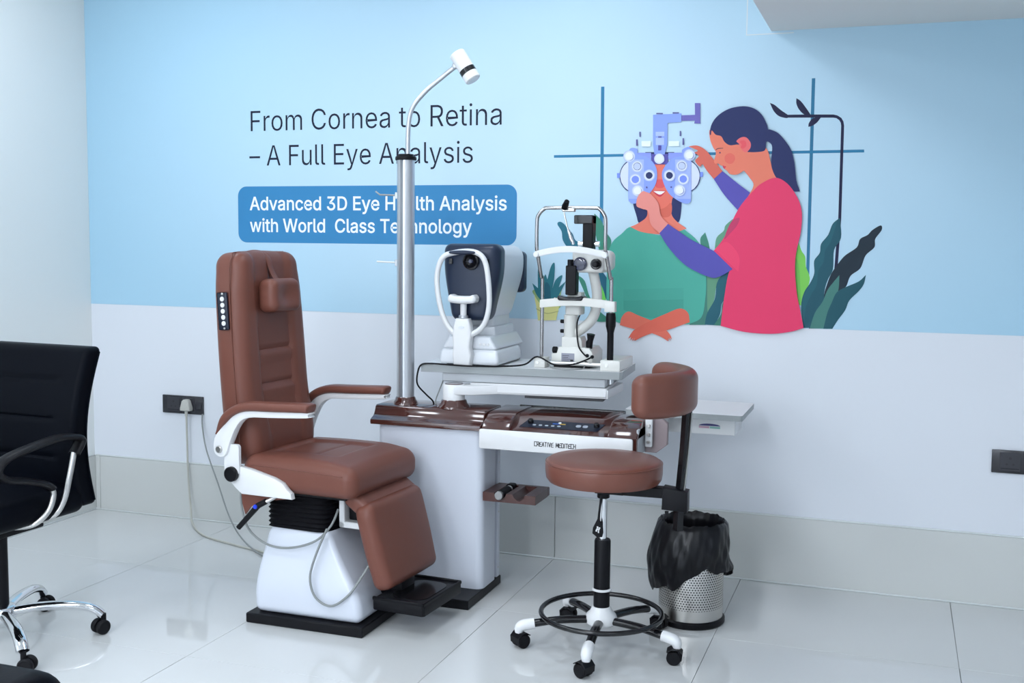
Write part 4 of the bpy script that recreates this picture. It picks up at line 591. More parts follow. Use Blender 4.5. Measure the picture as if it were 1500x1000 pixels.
[[-21280,14010,-21369,14028,-21438,14079,-21481,14157,-21496,14255,-21481,14354,-21439,14433,-21373,14485,-21288,14503,-21232,14495,-21197,14482,-21135,14432,-21112,14394,-21095,14348,-21086,14264,-21086,14221,-21449,14221,-21449,14309,-21184,14303,-21185,14313,-21201,14361,-21230,14394,-21255,14407,-21320,14407,-21347,14394,-21378,14361,-21398,14300,-21398,14221,-21384,14165,-21355,14127,-21314,14106,-21268,14102,-21212,14123,-21181,14175,-21088,14151,-21118,14086,-21160,14045,-21214,14019]],
[[-20825,14010,-20911,14028,-20978,14079,-21021,14157,-21036,14256,-21021,14356,-20978,14434,-20911,14485,-20825,14503,-20762,14494,-20694,14457,-20655,14410,-20633,14352,-20724,14328,-20742,14369,-20762,14391,-20790,14405,-20844,14409,-20875,14399,-20910,14366,-20935,14297,-20935,14215,-20918,14161,-20900,14134,-20875,14114,-20826,14102,-20789,14108,-20761,14123,-20740,14146,-20722,14188,-20631,14165,-20662,14092,-20705,14048,-20761,14020]],
[[-20468,14302,-20468,14020,-20564,14020,-20564,14650,-20468,14650,-20468,14361,-20513,14361,-20495,14409,-20464,14457,-20401,14496,-20352,14503,-20307,14498,-20268,14482,-20235,14456,-20202,14398,-20192,14347,-20191,14020,-20287,14020,-20287,14312,-20293,14355,-20309,14385,-20352,14408,-20385,14409,-20421,14398,-20455,14362]],
[[-20001,14302,-20001,14020,-20097,14020,-20097,14497,-20004,14497,-20003,14361,-20046,14361,-20028,14409,-19997,14457,-19934,14496,-19885,14503,-19841,14498,-19801,14482,-19769,14456,-19735,14398,-19725,14347,-19724,14020,-19820,14020,-19820,14312,-19826,14355,-19843,14385,-19885,14408,-19918,14409,-19954,14398,-19988,14362]],
[[-19441,14010,-19526,14028,-19593,14079,-19637,14157,-19651,14256,-19637,14356,-19593,14434,-19526,14485,-19441,14503,-19355,14485,-19288,14434,-19245,14356,-19230,14256,-19245,14157,-19288,14079,-19355,14028],[-19441,14102,-19391,14114,-19355,14146,-19334,14196,-19327,14256,-19334,14316,-19356,14366,-19391,14399,-19441,14411,-19491,14399,-19526,14366,-19547,14317,-19554,14256,-19547,14196,-19526,14146,-19491,14114]],
[[-19046,14017,-19113,14034,-19142,14065,-19156,14108,-19158,14650,-19062,14650,-19060,14127,-19046,14109,-19001,14114,-18983,14026]],
[[-18753,14010,-18838,14028,-18905,14079,-18948,14157,-18963,14256,-18948,14356,-18905,14434,-18838,14485,-18753,14503,-18667,14485,-18600,14434,-18556,14356,-18542,14256,-18556,14157,-18600,14079,-18667,14028],[-18753,14102,-18702,14114,-18667,14146,-18646,14196,-18638,14256,-18646,14316,-18667,14366,-18702,14399,-18753,14411,-18803,14399,-18837,14366,-18859,14317,-18866,14256,-18859,14196,-18837,14146,-18803,14114]],
[[-18280,13842,-18348,13849,-18403,13872,-18443,13905,-18476,13957,-18397,14003,-18362,13958,-18324,13937,-18257,13934,-18218,13945,-18182,13984,-18175,14081,-18223,14040,-18274,14027,-18347,14033,-18416,14069,-18465,14134,-18484,14192,-18489,14295,-18476,14359,-18452,14413,-18417,14455,-18347,14495,-18293,14503,-18237,14494,-18197,14471,-18173,14445,-18173,14497,-18079,14497,-18079,14023,-18086,13966,-18106,13919,-18159,13871,-18204,13852],[-18283,14117,-18236,14127,-18202,14154,-18181,14199,-18173,14262,-18181,14324,-18202,14371,-18236,14400,-18283,14411,-18330,14400,-18365,14369,-18386,14322,-18393,14262,-18386,14201,-18364,14156,-18330,14127]],
[[-17994,13860,-17972,13948,-17915,13942,-17899,13950,-17883,13971,-17861,14032,-18031,14497,-17927,14497,-17831,14222,-17810,14148,-17789,14222,-17694,14497,-17590,14497,-17787,13960,-17811,13911,-17843,13876,-17882,13855,-17928,13848]]])]
def ink(hexcol, rough=0.45):
    k = 'print_' + hexcol.strip('#')
    return mat(k, hexcol, rough, spec=0.25)
def blue_print():
    m = bpy.data.materials.new('print_blue_background'); m.use_nodes = True
    nt = m.node_tree; b = nt.nodes['Principled BSDF']; b.inputs['Roughness'].default_value = 0.4; b.inputs['Specular IOR Level'].default_value = 0.3
    g = nt.nodes.new('ShaderNodeNewGeometry'); mp = nt.nodes.new('ShaderNodeVectorMath'); mp.operation = 'SUBTRACT'
    mp.inputs[1].default_value = (-1.35, YB, 1.70)
    sc = nt.nodes.new('ShaderNodeVectorMath'); sc.operation = 'MULTIPLY'; sc.inputs[1].default_value = (1 / 2.6, 0, 1 / 1.25)
    ln = nt.nodes.new('ShaderNodeVectorMath'); ln.operation = 'LENGTH'
    cr = nt.nodes.new('ShaderNodeValToRGB'); cr.color_ramp.interpolation = 'EASE'
    cr.color_ramp.elements[0].position = 0.15; cr.color_ramp.elements[0].color = (*BLUE_MID, 1)
    cr.color_ramp.elements[1].position = 1.05; cr.color_ramp.elements[1].color = (*BLUE_EDGE, 1)
    for a, c in ((g.outputs['Position'], mp.inputs[0]), (mp.outputs[0], sc.inputs[0]), (sc.outputs[0], ln.inputs[0]), (ln.outputs['Value'], cr.inputs[0]), (cr.outputs[0], b.inputs['Base Color'])):
        nt.links.new(a, c)
    return m
BLUE_MID, BLUE_EDGE = (0.55, 0.735, 0.86), (0.40, 0.635, 0.79)  # paler middle: the print's own gradient plus ceiling light painted into the blue
def spline_loop(fl_, sm):
    P = [(fl_[i] / 2000, fl_[i + 1] / 2000) for i in range(0, len(fl_), 2)]
    if not sm: return P
    out = []; N = len(P)
    for i in range(N):
        b, c = P[i], P[(i + 1) % N]
        if b == c: continue
        a = P[i - 1] if P[i - 1] != b else b
        if P[i - 1] == b: a = (2 * b[0] - c[0], 2 * b[1] - c[1])
        d = P[(i + 2) % N]
        if d == c: d = (2 * c[0] - b[0], 2 * c[1] - b[1])
        for k in range(5):
            t = k / 5
            out.append(tuple(0.5 * (2 * b[j] + (c[j] - a[j]) * t + (2 * a[j] - 5 * b[j] + 4 * c[j] - d[j]) * t * t + (3 * b[j] - a[j] - 3 * c[j] + d[j]) * t ** 3) for j in (0, 1)))
    return out
mural = thing('wall_mural', 'light blue printed wall mural with an eye test picture and lettering', 'mural', (0, YB, ZP))
def mpart(name, me):
    o = obj(name, me, None, mural); o.location = (0, -YB, -ZP); return o
bm = box(B(), XL + 0.0005, XR - 0.0005, YB - 0.0012, YB - 0.0002, ZP, ZC - 0.0005)
mpart('background_sheet', finish(bm, 'background_sheet')).data.materials.clear()
mural.children[0].data.materials.append(blue_print())
obj_groups = {}
for k, (part, col, sm, pts) in enumerate(MURAL): obj_groups.setdefault(part, []).append((k, col, sm, pts))
for part, shapes in obj_groups.items():
    cols = []
    loops = []
    for k, col, sm, pts in shapes:
        if col not in cols: cols.append(col)
        loops.append((cols.index(col), [spline_loop(pts, sm)], 0.00008 * k))
    nm = 'printed_plant' if part.startswith('printed_plant') else part
    mpart(nm, flat_mesh(nm, loops, YB - 0.0014, [ink(c) for c in cols]))
bn = rrect(-2.939, -1.553, 1.353, 1.6135, 0.045, 8)
mpart('banner', flat_mesh('banner', [(0, [bn], 0)], YB - 0.0014, [ink('#3a86ba')]))
def area2(c): return sum(c[i - 1][0] * c[i][1] - c[i][0] * c[i - 1][1] for i in range(len(c)))
def inside(p, c):
    r_ = False
    for i in range(len(c)):
        (x1, y1), (x2, y2) = c[i - 1], c[i]
        if (y1 > p[1]) != (y2 > p[1]) and p[0] < (x2 - x1) * (p[1] - y1) / (y2 - y1) + x1: r_ = not r_
    return r_
for kind_, glyphs in TEXT:
    c, dy = ('#101a33', 0.0015) if kind_ == 'h' else ('#f2f8ff', 0.0017)
    for gl in glyphs:
        cs = [[(v[i] / 1e4, v[i + 1] / 1e4) for i in range(0, len(v), 2)] for v in gl]
        sg = math.copysign(1, area2(max(cs, key=lambda q: abs(area2(q)))))
        outer = [q for q in cs if area2(q) * sg > 0]; holes = [q for q in cs if area2(q) * sg < 0]
        loops = [[o_] for o_ in outer]
        for h_ in holes:
            best = [l for l in loops if inside(h_[0], l[0])]
            if best: min(best, key=lambda l: abs(area2(l[0]))).append(h_)
        mpart('letter', flat_mesh('letter', [(0, l, 0.00002 * i) for i, l in enumerate(loops)], YB - dy, [ink(c)]))
# faint outline of an access panel in the print near the soffit
bm = B()
for q in ((-0.603, -0.600, 2.19, 2.60), (-0.603, -0.42, 2.19, 2.193)):
    box(bm, q[0], q[1], YB - 0.0016, YB - 0.0012, q[2], q[3])
mpart('panel_outline', finish(bm, 'panel_outline')).data.materials.append(ink('#86b6d4'))
# ------------------------------------------------------------------ examination chair (local +x forward, +y to its left)
ch = thing('examination_chair', 'brown leather examination chair on a white pedestal, with headrest and leg rest', 'exam chair', (-1.93, 3.58, 0), R(-4))
bm = box(B(), -0.23, 0.235, -0.262, 0.125, 0.0, 0.036, 0.004, 1)
obj('base_plate', bm, M_BLACK, ch, rot=(0, 0, R(4)))
def ped(p):
    t = (p.z + 0.15) / 0.30
    k = 1 - 0.40 * ss(0.16, 1.1, t) - 0.02 * t
    return (p.x * k - 0.055 * ss(0.1, 1.0, t), p.y * (1 - 0.30 * ss(0.2, 1.05, t)), p.z)
bm = rgb(B(), (0.004, -0.062, 0.036 + 0.15), (0.213, 0.18, 0.15), 0.028, 4, (6, 6, 14), ped)
obj('pedestal_cover', bm, M_CAB, ch, rot=(0, 0, R(4)))
bm = B()
prof = []
for i in range(17):
    prof.append((0.132 if i % 2 == 0 else 0.1255, 0.335 + i * 0.0085))
def sq(t, z):
    c_, s_ = abs(math.cos(t)), abs(math.sin(t)); return 1.0 / ((c_ ** 8 + s_ ** 8) ** (1 / 8.0))
lathe(bm, [(0, 0.335)] + prof + [(0, 0.472)], (-0.06, -0.055, 0), 40, rad=sq)
obj('bellows', bm, M_BLACKM, ch)
# seat cushion with a sunken panel and a cross seam
def seatf(p):
    x, y, z = p
    if z > 0:
        dx, dy = max(0, abs(x + 0.03) - 0.125), max(0, abs(y) - 0.115)
        d = math.hypot(dx, dy)
        z += -0.011 * (1 - ss(0.0, 0.022, d)) + 0.016 * (1 - (x / 0.25) ** 2) * (1 - (y / 0.26) ** 2)
        z -= 0.005 * math.exp(-((x - 0.0) / 0.006) ** 2) * (1 if d < 0.001 else 0)
        z -= 0.012 * ss(0.1, 0.235, x)
    return (x, y, z)
bm = rgb(B(), (-0.022, 0, 0.5325), (0.238, 0.24, 0.062), 0.046, 6, (44, 40, 2), seatf)
seat = obj('seat', bm, M_LEATHER, ch)
obj('piping', tube(B(), [(-0.215, -0.2385, 0.566), (0.0, -0.2387, 0.562), (0.13, -0.2389, 0.558), (0.17, -0.238, 0.556)], 0.0022, 6), M_LEATHER, seat)
obj('under_panel', box(B(), -0.22, 0.16, -0.2, 0.2, 0.462, 0.482, 0.006), M_BLACK, ch)
# backrest
def backf(p):
    x, y, z = p     # x forward, z up, centre at mid height
    t = (z + 0.39) / 0.78
    w = 0.965 + 0.06 * math.sin(math.pi * min(1, t * 1.1)) - 0.07 * ss(0.8, 1.0, t)
    y *= w
    if x > 0:
        side = ss(0.085, 0.125, abs(y))
        x += 0.014 * side - 0.012 * ss(0.16, 0.205, abs(y)) * 0
        x += 0.030 * math.exp(-((t - 0.12) / 0.15) ** 2) * (1 - side * 0.3)
        if abs(y) < 0.098:
            for tz in (0.37, 0.54):
                x -= 0.010 * math.exp(-((t - tz) / 0.010) ** 2)
                x += 0.006 * math.exp(-((t - tz + 0.03) / 0.03) ** 2)
        x -= 0.004 * math.exp(-((abs(y) - 0.098) / 0.006) ** 2) * ss(0.1, 0.2, t) * (1 - ss(0.62, 0.75, t))
        x -= 0.006 * math.exp(-(y / 0.005) ** 2) * ss(0.84, 0.9, t)
    z += 0.012 * (1 - (y / 0.2) ** 2) * ss(0.85, 1, t)
    return (x, y, z)
Rb = RY(-4.0)
bm = rgb(B(), (-0.330, 0, 0.93), (0.060, 0.205, 0.385), 0.046, 4, (2, 50, 70), backf, Rb)
bk = obj('backrest', bm, M_LEATHER, ch)
def bpt(x, y, z): return Rb @ Vector((x, y, z)) + Vector((-0.330, 0, 0.93))
pip = [bpt(0.028, -0.2075, -0.36), bpt(0.028, -0.2115, 0.0), bpt(0.028, -0.208, 0.2), bpt(0.028, -0.199, 0.33), bpt(0.028, -0.176, 0.375), bpt(0.028, -0.14, 0.391), bpt(0.028, 0.14, 0.391)]
obj('piping', tube(B(), pip, 0.0022, 6, sm=4), M_LEATHER, bk)
def headf(p):
    x, y, z = p
    if x > 0: x -= 0.018 * math.exp(-(y / 0.05) ** 2 - (z / 0.04) ** 2)
    return (x, y * (1 - 0.08 * (z > 0) * (z / 0.07)), z)
hr = obj('headrest', rgb(B(), bpt(0.098, 0.0, 0.226), (0.042, 0.092, 0.062), 0.030, 4, (2, 14, 12), headf, RY(-4)), M_LEATHER, ch)
st = B()
tube(st, [bpt(0.105, 0.0, 0.27), bpt(0.082, 0.0, 0.295), bpt(0.066, 0, 0.33), bpt(0.058, 0, 0.362), bpt(0.036, 0, 0.388), bpt(0.0, 0, 0.398), bpt(-0.03, 0, 0.396)], 0, 10, sm=5, flat=(0.016, 0.0025))
obj('strap', st, M_LEATHER, hr)
# key pad on the near side of the backrest
kp = obj('key_pad', box(B(), -0.022, 0.022, -0.006, 0.0, -0.068, 0.068, 0.0055, 3), M_PANEL, ch, bpt(0.000, -0.2095, 0.180), (0, R(-4), 0), 'black key pad with five white buttons')
for k in range(5):
    b_ = obj('button', cyl(B(), (0.002, -0.006, 0.044 - 0.022 * k), (0.002, -0.0095, 0.044 - 0.022 * k), 0.0088, 18, 0.001), M_WHITE, kp)
for s in (-1, 1):
    obj('screw', lathe(B(), [(0, 0.0026), (0.003, 0.002), (0.0045, 0)][::-1], (0.002, -0.006, 0.062 * s), 12, RX(90)), M_STEEL, kp)
# arms: white bent bracket plus a brown pad, one each side
def arm(s):
    yb = s * 0.262
    br = [(-0.342, 0.625), (-0.334, 0.600), (-0.31, 0.592), (-0.287, 0.605), (-0.27, 0.65), (-0.235, 0.715), (-0.19, 0.742), (-0.1, 0.748), (0.055, 0.758), (0.062, 0.768), (0.058, 0.777), (-0.10, 0.770), (-0.20, 0.766), (-0.255, 0.748), (-0.30, 0.705), (-0.335, 0.665)]
    br = catmull([(a, b, 0) for a, b in br], 3, True)
    bm = prism(B(), [(v.x, v.y) for v in br], 'y', yb - 0.017, yb + 0.017, 0.004, 2)
    o = obj('arm_bracket', bm, M_WHITE, ch)
    cyl(b2 := B(), (-0.315, yb - s * 0.0 - 0.017 if s < 0 else yb + 0.017, 0.621), (-0.315, yb - 0.026 if s < 0 else yb + 0.026, 0.621), 0.0135, 20, 0.003)
    bolt = obj('bolt', b2, M_STEEL, o)
    pts = [(-0.335, yb, 0.672), (-0.305, yb, 0.715), (-0.262, yb, 0.757), (-0.20, yb, 0.781), (-0.10, yb, 0.786), (0.0, yb, 0.790), (0.052, yb, 0.792), (0.066, yb, 0.790)]
    bm = B(); path = catmull(pts, 5)
    n = len(path)
    # pad section: rounded, wider than tall, tapered at both ends
    rings = []
    for i, p in enumerate(path):
        t = (path[min(i + 1, n - 1)] - path[max(i - 1, 0)]).normalized()
        nr = Vector((-t.z, 0, t.x))
        u = i / (n - 1); k = min(1.0, math.sqrt(max(0.0, 1 - max(0, (u - 0.88) / 0.1201) ** 2))) * (0.35 + 0.65 * ss(0, 0.22, u))
        kw = max(0.12, k)
        rings.append([bm.verts.new(p + Vector((0, 1, 0)) * (0.033 * kw * math.copysign(abs(math.cos(a)) ** 0.6, math.cos(a))) + nr * (0.0165 * max(0.25, k) * math.copysign(abs(math.sin(a)) ** 0.7, math.sin(a)))) for a in [2 * math.pi * j / 16 for j in range(16)]])
    for A, D in zip(rings, rings[1:]):
        for j in range(16): bm.faces.new((A[j], A[(j + 1) % 16], D[(j + 1) % 16], D[j]))
    bm.faces.new(rings[0]); bm.faces.new(rings[-1])
    obj('arm_pad', bm, M_LEATHER, ch)
    # upright link between arm pivot and seat hinge
    bm = prism(B(), rrect(-0.305, -0.240, 0.53, 0.640, 0.012), 'y', yb + (-0.006 if s < 0 else -0.010), yb + (0.010 if s < 0 else 0.006), 0.002, 1)
    if s < 0: obj('arm_link', bm, M_WHITE, ch)
    else: bm.free()
    sb = [(-0.295, 0.545), (-0.25, 0.562), (-0.20, 0.555), (-0.10, 0.532), (-0.062, 0.516), (-0.042, 0.494), (-0.026, 0.482), (-0.022, 0.462), (-0.235, 0.462), (-0.262, 0.482), (-0.297, 0.515)]
    bm = prism(B(), sb, 'y', s * 0.249 - 0.012, s * 0.249 + 0.012, 0.003, 2)
    sbo = obj('seat_bracket', bm, M_WHITE, ch)
    y0 = s * 0.261
    cyl(b3 := B(), (-0.270, y0, 0.533), (-0.270, y0 + s * 0.022, 0.533), 0.027, 28, 0.004)
    obj('pivot_cap', b3, M_BLACK, sbo)
for s in (-1, 1): arm(s)
# leg rest
def legf(p):
    x, y, z = p
    y *= 1 - 0.06 * ss(0.0, -0.16, z) - 0.05 * ss(0.1, 0.165, z)
    x += 0.010 * (1 - (y / 0.2) ** 2) * (x > 0)
    return (x, y, z)
bm = rgb(B(), (0.258, -0.005, 0.305), (0.036, 0.198, 0.155), 0.030, 4, (2, 16, 16), legf, RY(-15.5))
lr = obj('leg_rest', bm, M_LEATHER, ch)
bm = rgb(B(), (0.190, 0, 0.450), (0.05, 0.185, 0.03), 0.02, 3, (2, 8, 2), None, RY(35))
obj('leg_rest_flap', bm, M_LEATHER, ch)
bm = prism(B(), rrect(0.245, 0.450, -0.165, 0.135, 0.012), 'z', 0.078, 0.118, 0.004, 2)
fp = obj('foot_plate', bm, M_BLACK, ch)
bm = B()
for q in ((0.245, 0.450, -0.165, -0.155), (0.245, 0.450, 0.125, 0.135), (0.440, 0.450, -0.165, 0.135)):
    box(bm, q[0], q[1], q[2], q[3], 0.112, 0.126, 0.003, 1)
obj('rim', bm, M_BLACK, fp)
obj('rubber_pad', prism(B(), rrect(0.285, 0.425, -0.125, 0.095, 0.05, 8), 'z', 0.118, 0.121), M_BLACKG, fp)
obj('leg_support', box(B(), 0.20, 0.30, -0.05, 0.05, 0.098, 0.15, 0.006), M_BLACK, ch)
# white bracket loop under the seat front
bm = B()
for q in ((0.085, 0.108, 0.345, 0.475), (0.085, 0.23, 0.345, 0.368)):
    box(bm, q[0], q[1], -0.125, -0.085, q[2], q[3], 0.003, 1)
obj('leg_bracket', bm, M_WHITE, ch)
obj('leg_actuator', box(B(), 0.112, 0.165, -0.10, 0.02, 0.372, 0.47, 0.004), M_BLACK, ch)
# rear apron and recline lever
ap = [(-0.255, 0.468), (-0.25, 0.42), (-0.238, 0.382), (-0.215, 0.412), (-0.17, 0.437), (-0.06, 0.455), (-0.05, 0.468)]
obj('rear_apron', prism(B(), ap, 'y', -0.236, -0.228), M_LEATHER, ch)
lv = obj('release_lever', tube(B(), [(-0.09, -0.22, 0.472), (-0.115, -0.255, 0.452), (-0.138, -0.265, 0.44)], 0.007, 10), M_STEEL, ch)
obj('grip', tube(B(), [(-0.128, -0.262, 0.447), (-0.158, -0.268, 0.43), (-0.232, -0.285, 0.345)], [0.0105, 0.011, 0.0095], 12, sm=0), M_BLACK, lv)
obj('lock_button', lathe(B(), [(0, 0.006), (0.006, 0.005), (0.0085, 0)][::-1], (-0.163, -0.279, 0.427), 14, RX(90)), M_BLUE, lv)
# hanging control cables
obj('cable', tube(B(), [(-0.262, -0.22, 0.49), (-0.265, -0.225, 0.44), (-0.25, -0.23, 0.37), (-0.21, -0.235, 0.315), (-0.13, -0.24, 0.282), (-0.04, -0.235, 0.283), (0.05, -0.22, 0.315), (0.10, -0.20, 0.37), (0.105, -0.16, 0.42)], 0.0042, 8, sm=6), M_CABLEG, ch)
obj('cable', tube(B(), [(0.09, -0.21, 0.36), (0.06, -0.235, 0.27), (0.045, -0.25, 0.19), (0.07, -0.255, 0.125), (0.13, -0.25, 0.10), (0.19, -0.235, 0.14), (0.225, -0.205, 0.20), (0.25, -0.15, 0.27)], 0.0042, 8, sm=6), M_CABLEG, ch)
# ------------------------------------------------------------------ instrument stand (modelled in room coordinates)
def wp(root):
    off = -Vector(root.location)
    def f(name, bm, m, parent=None, label=None, sharp=38):
        o = obj(name, bm, m, parent or root, label=label, sharp=sharp)
        if parent is None: o.location = off
        return o
    return f
def bar(bm, strokes, r):
    for p in strokes: tube(bm, p, r, 6)
    return bm
sd = thing('instrument_stand', 'white and glossy brown instrument stand with pole lamp, console and instrument table', 'instrument stand', (-1.68, 3.95, 0))
S = wp(sd)
S('base_plate', prism(B(), [(-1.655, 3.722), (-1.461, 3.722), (-1.461, 4.075), (-1.92, 4.075), (-1.92, 3.87), (-1.655, 3.87)], 'z', 0.0, 0.036, 0.003, 1), M_BLACK)
S('cabinet', prism(B(), rrect(-1.905, -1.462, 3.862, 4.03, 0.03, 6), 'z', 0.036, 0.672), M_CAB)
S('rear_panel', box(B(), -1.89, -1.462, 4.034, 4.062, 0.036, 0.672, 0.002, 1), M_CAB)
for z in (0.075, 0.30, 0.50): S('screw', lathe(B(), [(0.004, 0), (0.0035, 0.0015), (0, 0.002)], (-1.4625, 4.048, z), 10, RY(90)), M_STEEL)
# brown top cover: ogee front edge, flat shelf
og = [(3.838, 0.656), (3.836, 0.664), (3.838, 0.674), (3.848, 0.680), (3.862, 0.685), (3.872, 0.693), (3.879, 0.706), (3.885, 0.720), (3.892, 0.726), (4.065, 0.726), (4.070, 0.720), (4.070, 0.656)]
S('top_cover', prism(B(), og, 'x', -1.925, -1.462, 0.005, 2), M_BROWN)
# pole, collar, cap
PX, PY = -1.822, 3.945
S('pole_collar', lathe(B(), [(0.050, 0.724), (0.049, 0.736), (0.042, 0.744), (0.040, 0.752), (0.036, 0.756), (0.0, 0.756)], (PX, PY, 0), 30), M_BROWN)
po = []
for k in range(48):
    a = 2 * math.pi * k / 48; r_ = 0.0345
    d = abs(((a - math.radians(266) + math.pi) % (2 * math.pi)) - math.pi)
    if d < 0.14: r_ = 0.022
    po.append((PX + r_ * math.cos(a), PY + r_ * math.sin(a)))
pole = S('pole', prism(B(), po, 'z', 0.75, 1.682), M_ALU)
S('pole_cap', lathe(B(), [(0.0, 1.68), (0.041, 1.68), (0.042, 1.687), (0.040, 1.694), (0.030, 1.697), (0.030, 1.703), (0, 1.703)], (PX, PY, 0), 30), M_BLACK)
ar = S('lamp_arm', tube(B(), [(-1.814, PY, 1.70), (-1.813, PY, 1.78), (-1.806, PY, 1.848), (-1.786, PY, 1.893), (-1.735, PY, 1.945), (-1.68, PY, 1.985), (-1.622, PY, 2.026)], 0.0092, 12, sm=6), M_ALU)
hp, hq = Vector((-1.611, PY, 2.078)), Vector((-1.543, PY, 1.976))
hd = (hq - hp)
lh = S('lamp_head', cyl(B(), hp, hq, 0.031, 32, 0.003), M_WHITE)
S('band', cyl(B(), hp + hd * 0.60, hp + hd * 0.76, 0.0316, 32), M_BLACKG, lh)
S('lens', cyl(B(), hq - hd * 0.01, hq + hd * 0.012, 0.024, 24), M_LGREY, lh)
S('knuckle', rgb(B(), (-1.616, PY, 2.031), (0.012, 0.012, 0.012), 0.008, 3), M_ALU, lh)
for z, m_, a, b_ in ((1.545, M_STEEL, 0.112, 0.016), (1.283, M_PLASTIC, 0.125, 0.0)):
    hk = S('hook', tube(B(), [(PX - 0.03, PY, z), (PX - a, PY, z + 0.003)] + ([(PX - a - 0.018, PY, z + b_)] if b_ else []), 0.0032, 8), m_)
    S('hook_clip', box(B(), PX - 0.043, PX - 0.031, PY - 0.01, PY + 0.01, z - 0.014, z + 0.012, 0.002, 1), M_ALU, hk)
# swing arm post and arm
AX, AY = -1.617, 3.95
S('arm_collar', lathe(B(), [(0.066, 0.724), (0.064, 0.732), (0.053, 0.742), (0.050, 0.752), (0.046, 0.756), (0, 0.756)], (AX, AY, 0), 32), M_BROWN)
ps = S('arm_post', lathe(B(), [(0.043, 0.752), (0.043, 0.812), (0.041, 0.816), (0, 0.816)], (AX, AY, 0), 36), M_WHITE)
S('post_cap', lathe(B(), [(0.037, 0.816), (0.035, 0.819), (0, 0.819)], (AX, AY, 0), 32), M_BROWN, ps)
al = [(-1.60, 3.91), (-1.53, 3.925), (-1.45, 3.995), (-1.02, 4.03), (-1.02, 4.28), (-1.40, 4.25), (-1.50, 4.06), (-1.60, 3.99)]
S('swing_arm', prism(B(), al, 'z', 0.778, 0.813, 0.004, 2), M_WHITE)
# instrument table top, turned a few degrees
TA = R(4.4)
def T(x, y, z): return (-1.763 + x * math.cos(TA) - y * math.sin(TA), 3.963 + x * math.sin(TA) + y * math.cos(TA), z)
def tbl(bm): xf(bm, 0, Matrix.Translation((-1.763, 3.963, 0)) @ Matrix.Rotation(TA, 4, 'Z')); return bm
poly = [(0.0, 0.0), (0.79, 0.0), (0.80, 0.01), (0.80, 0.335), (0.0, 0.335)]
tt = S('table_top', tbl(prism(B(), poly, 'z', 0.855, 0.8845)), M_EDGE)
S('laminate', tbl(prism(B(), [(x, y) for x, y in poly], 'z', 0.8845, 0.8852)), M_LAMINATE, tt)
S('slide_box', tbl(box(B(), 0.085, 0.735, 0.012, 0.30, 0.820, 0.8549, 0.003, 1)), M_GREYMET)
S('slide_rail', tbl(box(B(), 0.20, 0.742, 0.006, 0.30, 0.782, 0.819, 0.004, 1)), M_WHITE)
S('bottom_plate', tbl(box(B(), 0.42, 0.728, 0.012, 0.27, 0.768, 0.7815, 0.001, 1)), M_DARKSLOT)
for y in (0.07, 0.2): S('slide_latch', tbl(box(B(), 0.736, 0.748, y, y + 0.05, 0.826, 0.850, 0.002, 1)), M_CHROME)
# console
cp = [(3.838, 0.668), (3.95, 0.712), (3.96, 0.716), (4.115, 0.720), (4.118, 0.712), (4.118, 0.600), (3.85, 0.600), (3.838, 0.61)]
con = S('console_cover', prism(B(), cp, 'x', -1.458, -0.862, 0.003, 2), M_BROWN)
def hump(x0, x1):
    pr = [(3.834, 0.668), (3.843, 0.682), (3.870, 0.700), (3.895, 0.714), (3.915, 0.7205), (3.97, 0.7225), (4.10, 0.7235), (4.118, 0.720), (4.118, 0.66), (3.85, 0.66)]
    return prism(B(), pr, 'x', x0, x1, 0.007, 3)
S('console_shoulder', hump(-1.459, -1.345), M_BROWN); S('console_shoulder', hump(-0.972, -0.858), M_BROWN)
S('rear_strip', box(B(), -1.40, -0.93, 4.112, 4.120, 0.716, 0.7245, 0.001, 1), M_BLACKG)
arc = [(-1.30 + 0.265 * k / 14, 3.99 + 0.028 * math.sin(math.pi * k / 14), 0.7185) for k in range(15)]
S('grip_slot', tube(B(), arc, 0, 8, flat=(0.005, 0.0015)), M_DARKSLOT)
fpn = S('front_panel', prism(B(), rrect(-1.464, -0.874, 0.594, 0.668, 0.008, 4), 'y', 3.826, 3.8365, 0.003, 2), M_WHITE)
S('console_side', box(B(), -0.866, -0.858, 3.85, 4.11, 0.602, 0.70, 0.002, 1), M_GREYMET)
# key panel on the slope
SL = math.atan2(0.712 - 0.668, 3.95 - 3.838)
def slope(bm): xf(bm, 0, Matrix.Translation((0, 3.838, 0.668)) @ Matrix.Rotation(SL, 4, 'X')); return bm
M_KEY = mat('panel_key', (0.38, 0.42, 0.48), 0.4)
kpn = S('key_panel', slope(prism(B(), [(-1.318, 0.030), (-1.016, 0.030), (-0.998, 0.084), (-1.298, 0.084)], 'z', 0.0005, 0.0022)), M_PANEL, label='dark blue control panel with keys')
for k in range(5): S('key', slope(prism(B(), rrect(-1.270 + 0.024 * k, -1.256 + 0.024 * k, 0.043, 0.052, 0.004, 3), 'z', 0.0022, 0.0036, 0.0006, 1)), M_KEY, kpn)
for x in (-1.094, -1.068): S('key', slope(prism(B(), rrect(x - 0.010, x + 0.010, 0.049, 0.066, 0.007, 3), 'z', 0.0022, 0.0036, 0.0006, 1)), M_KEY, kpn)
for x in (-1.282, -1.026):
    kn = S('knob', slope(lathe(B(), [(0.011, 0.002), (0.010, 0.014), (0.008, 0.016), (0, 0.016)], (x, 0.064, 0), 20)), M_BLACKG, kpn)
bm = slope(box(B(), -1.196, -1.168, 0.062, 0.067, 0.0022, 0.0028)); S('logo_mark', bm, mat('logo_blue', (0.02, 0.12, 0.5), 0.4), kpn)
bm = slope(box(B(), -1.168, -1.146, 0.062, 0.067, 0.0022, 0.0028)); S('logo_mark', bm, mat('logo_gold', (0.55, 0.36, 0.05), 0.4), kpn)
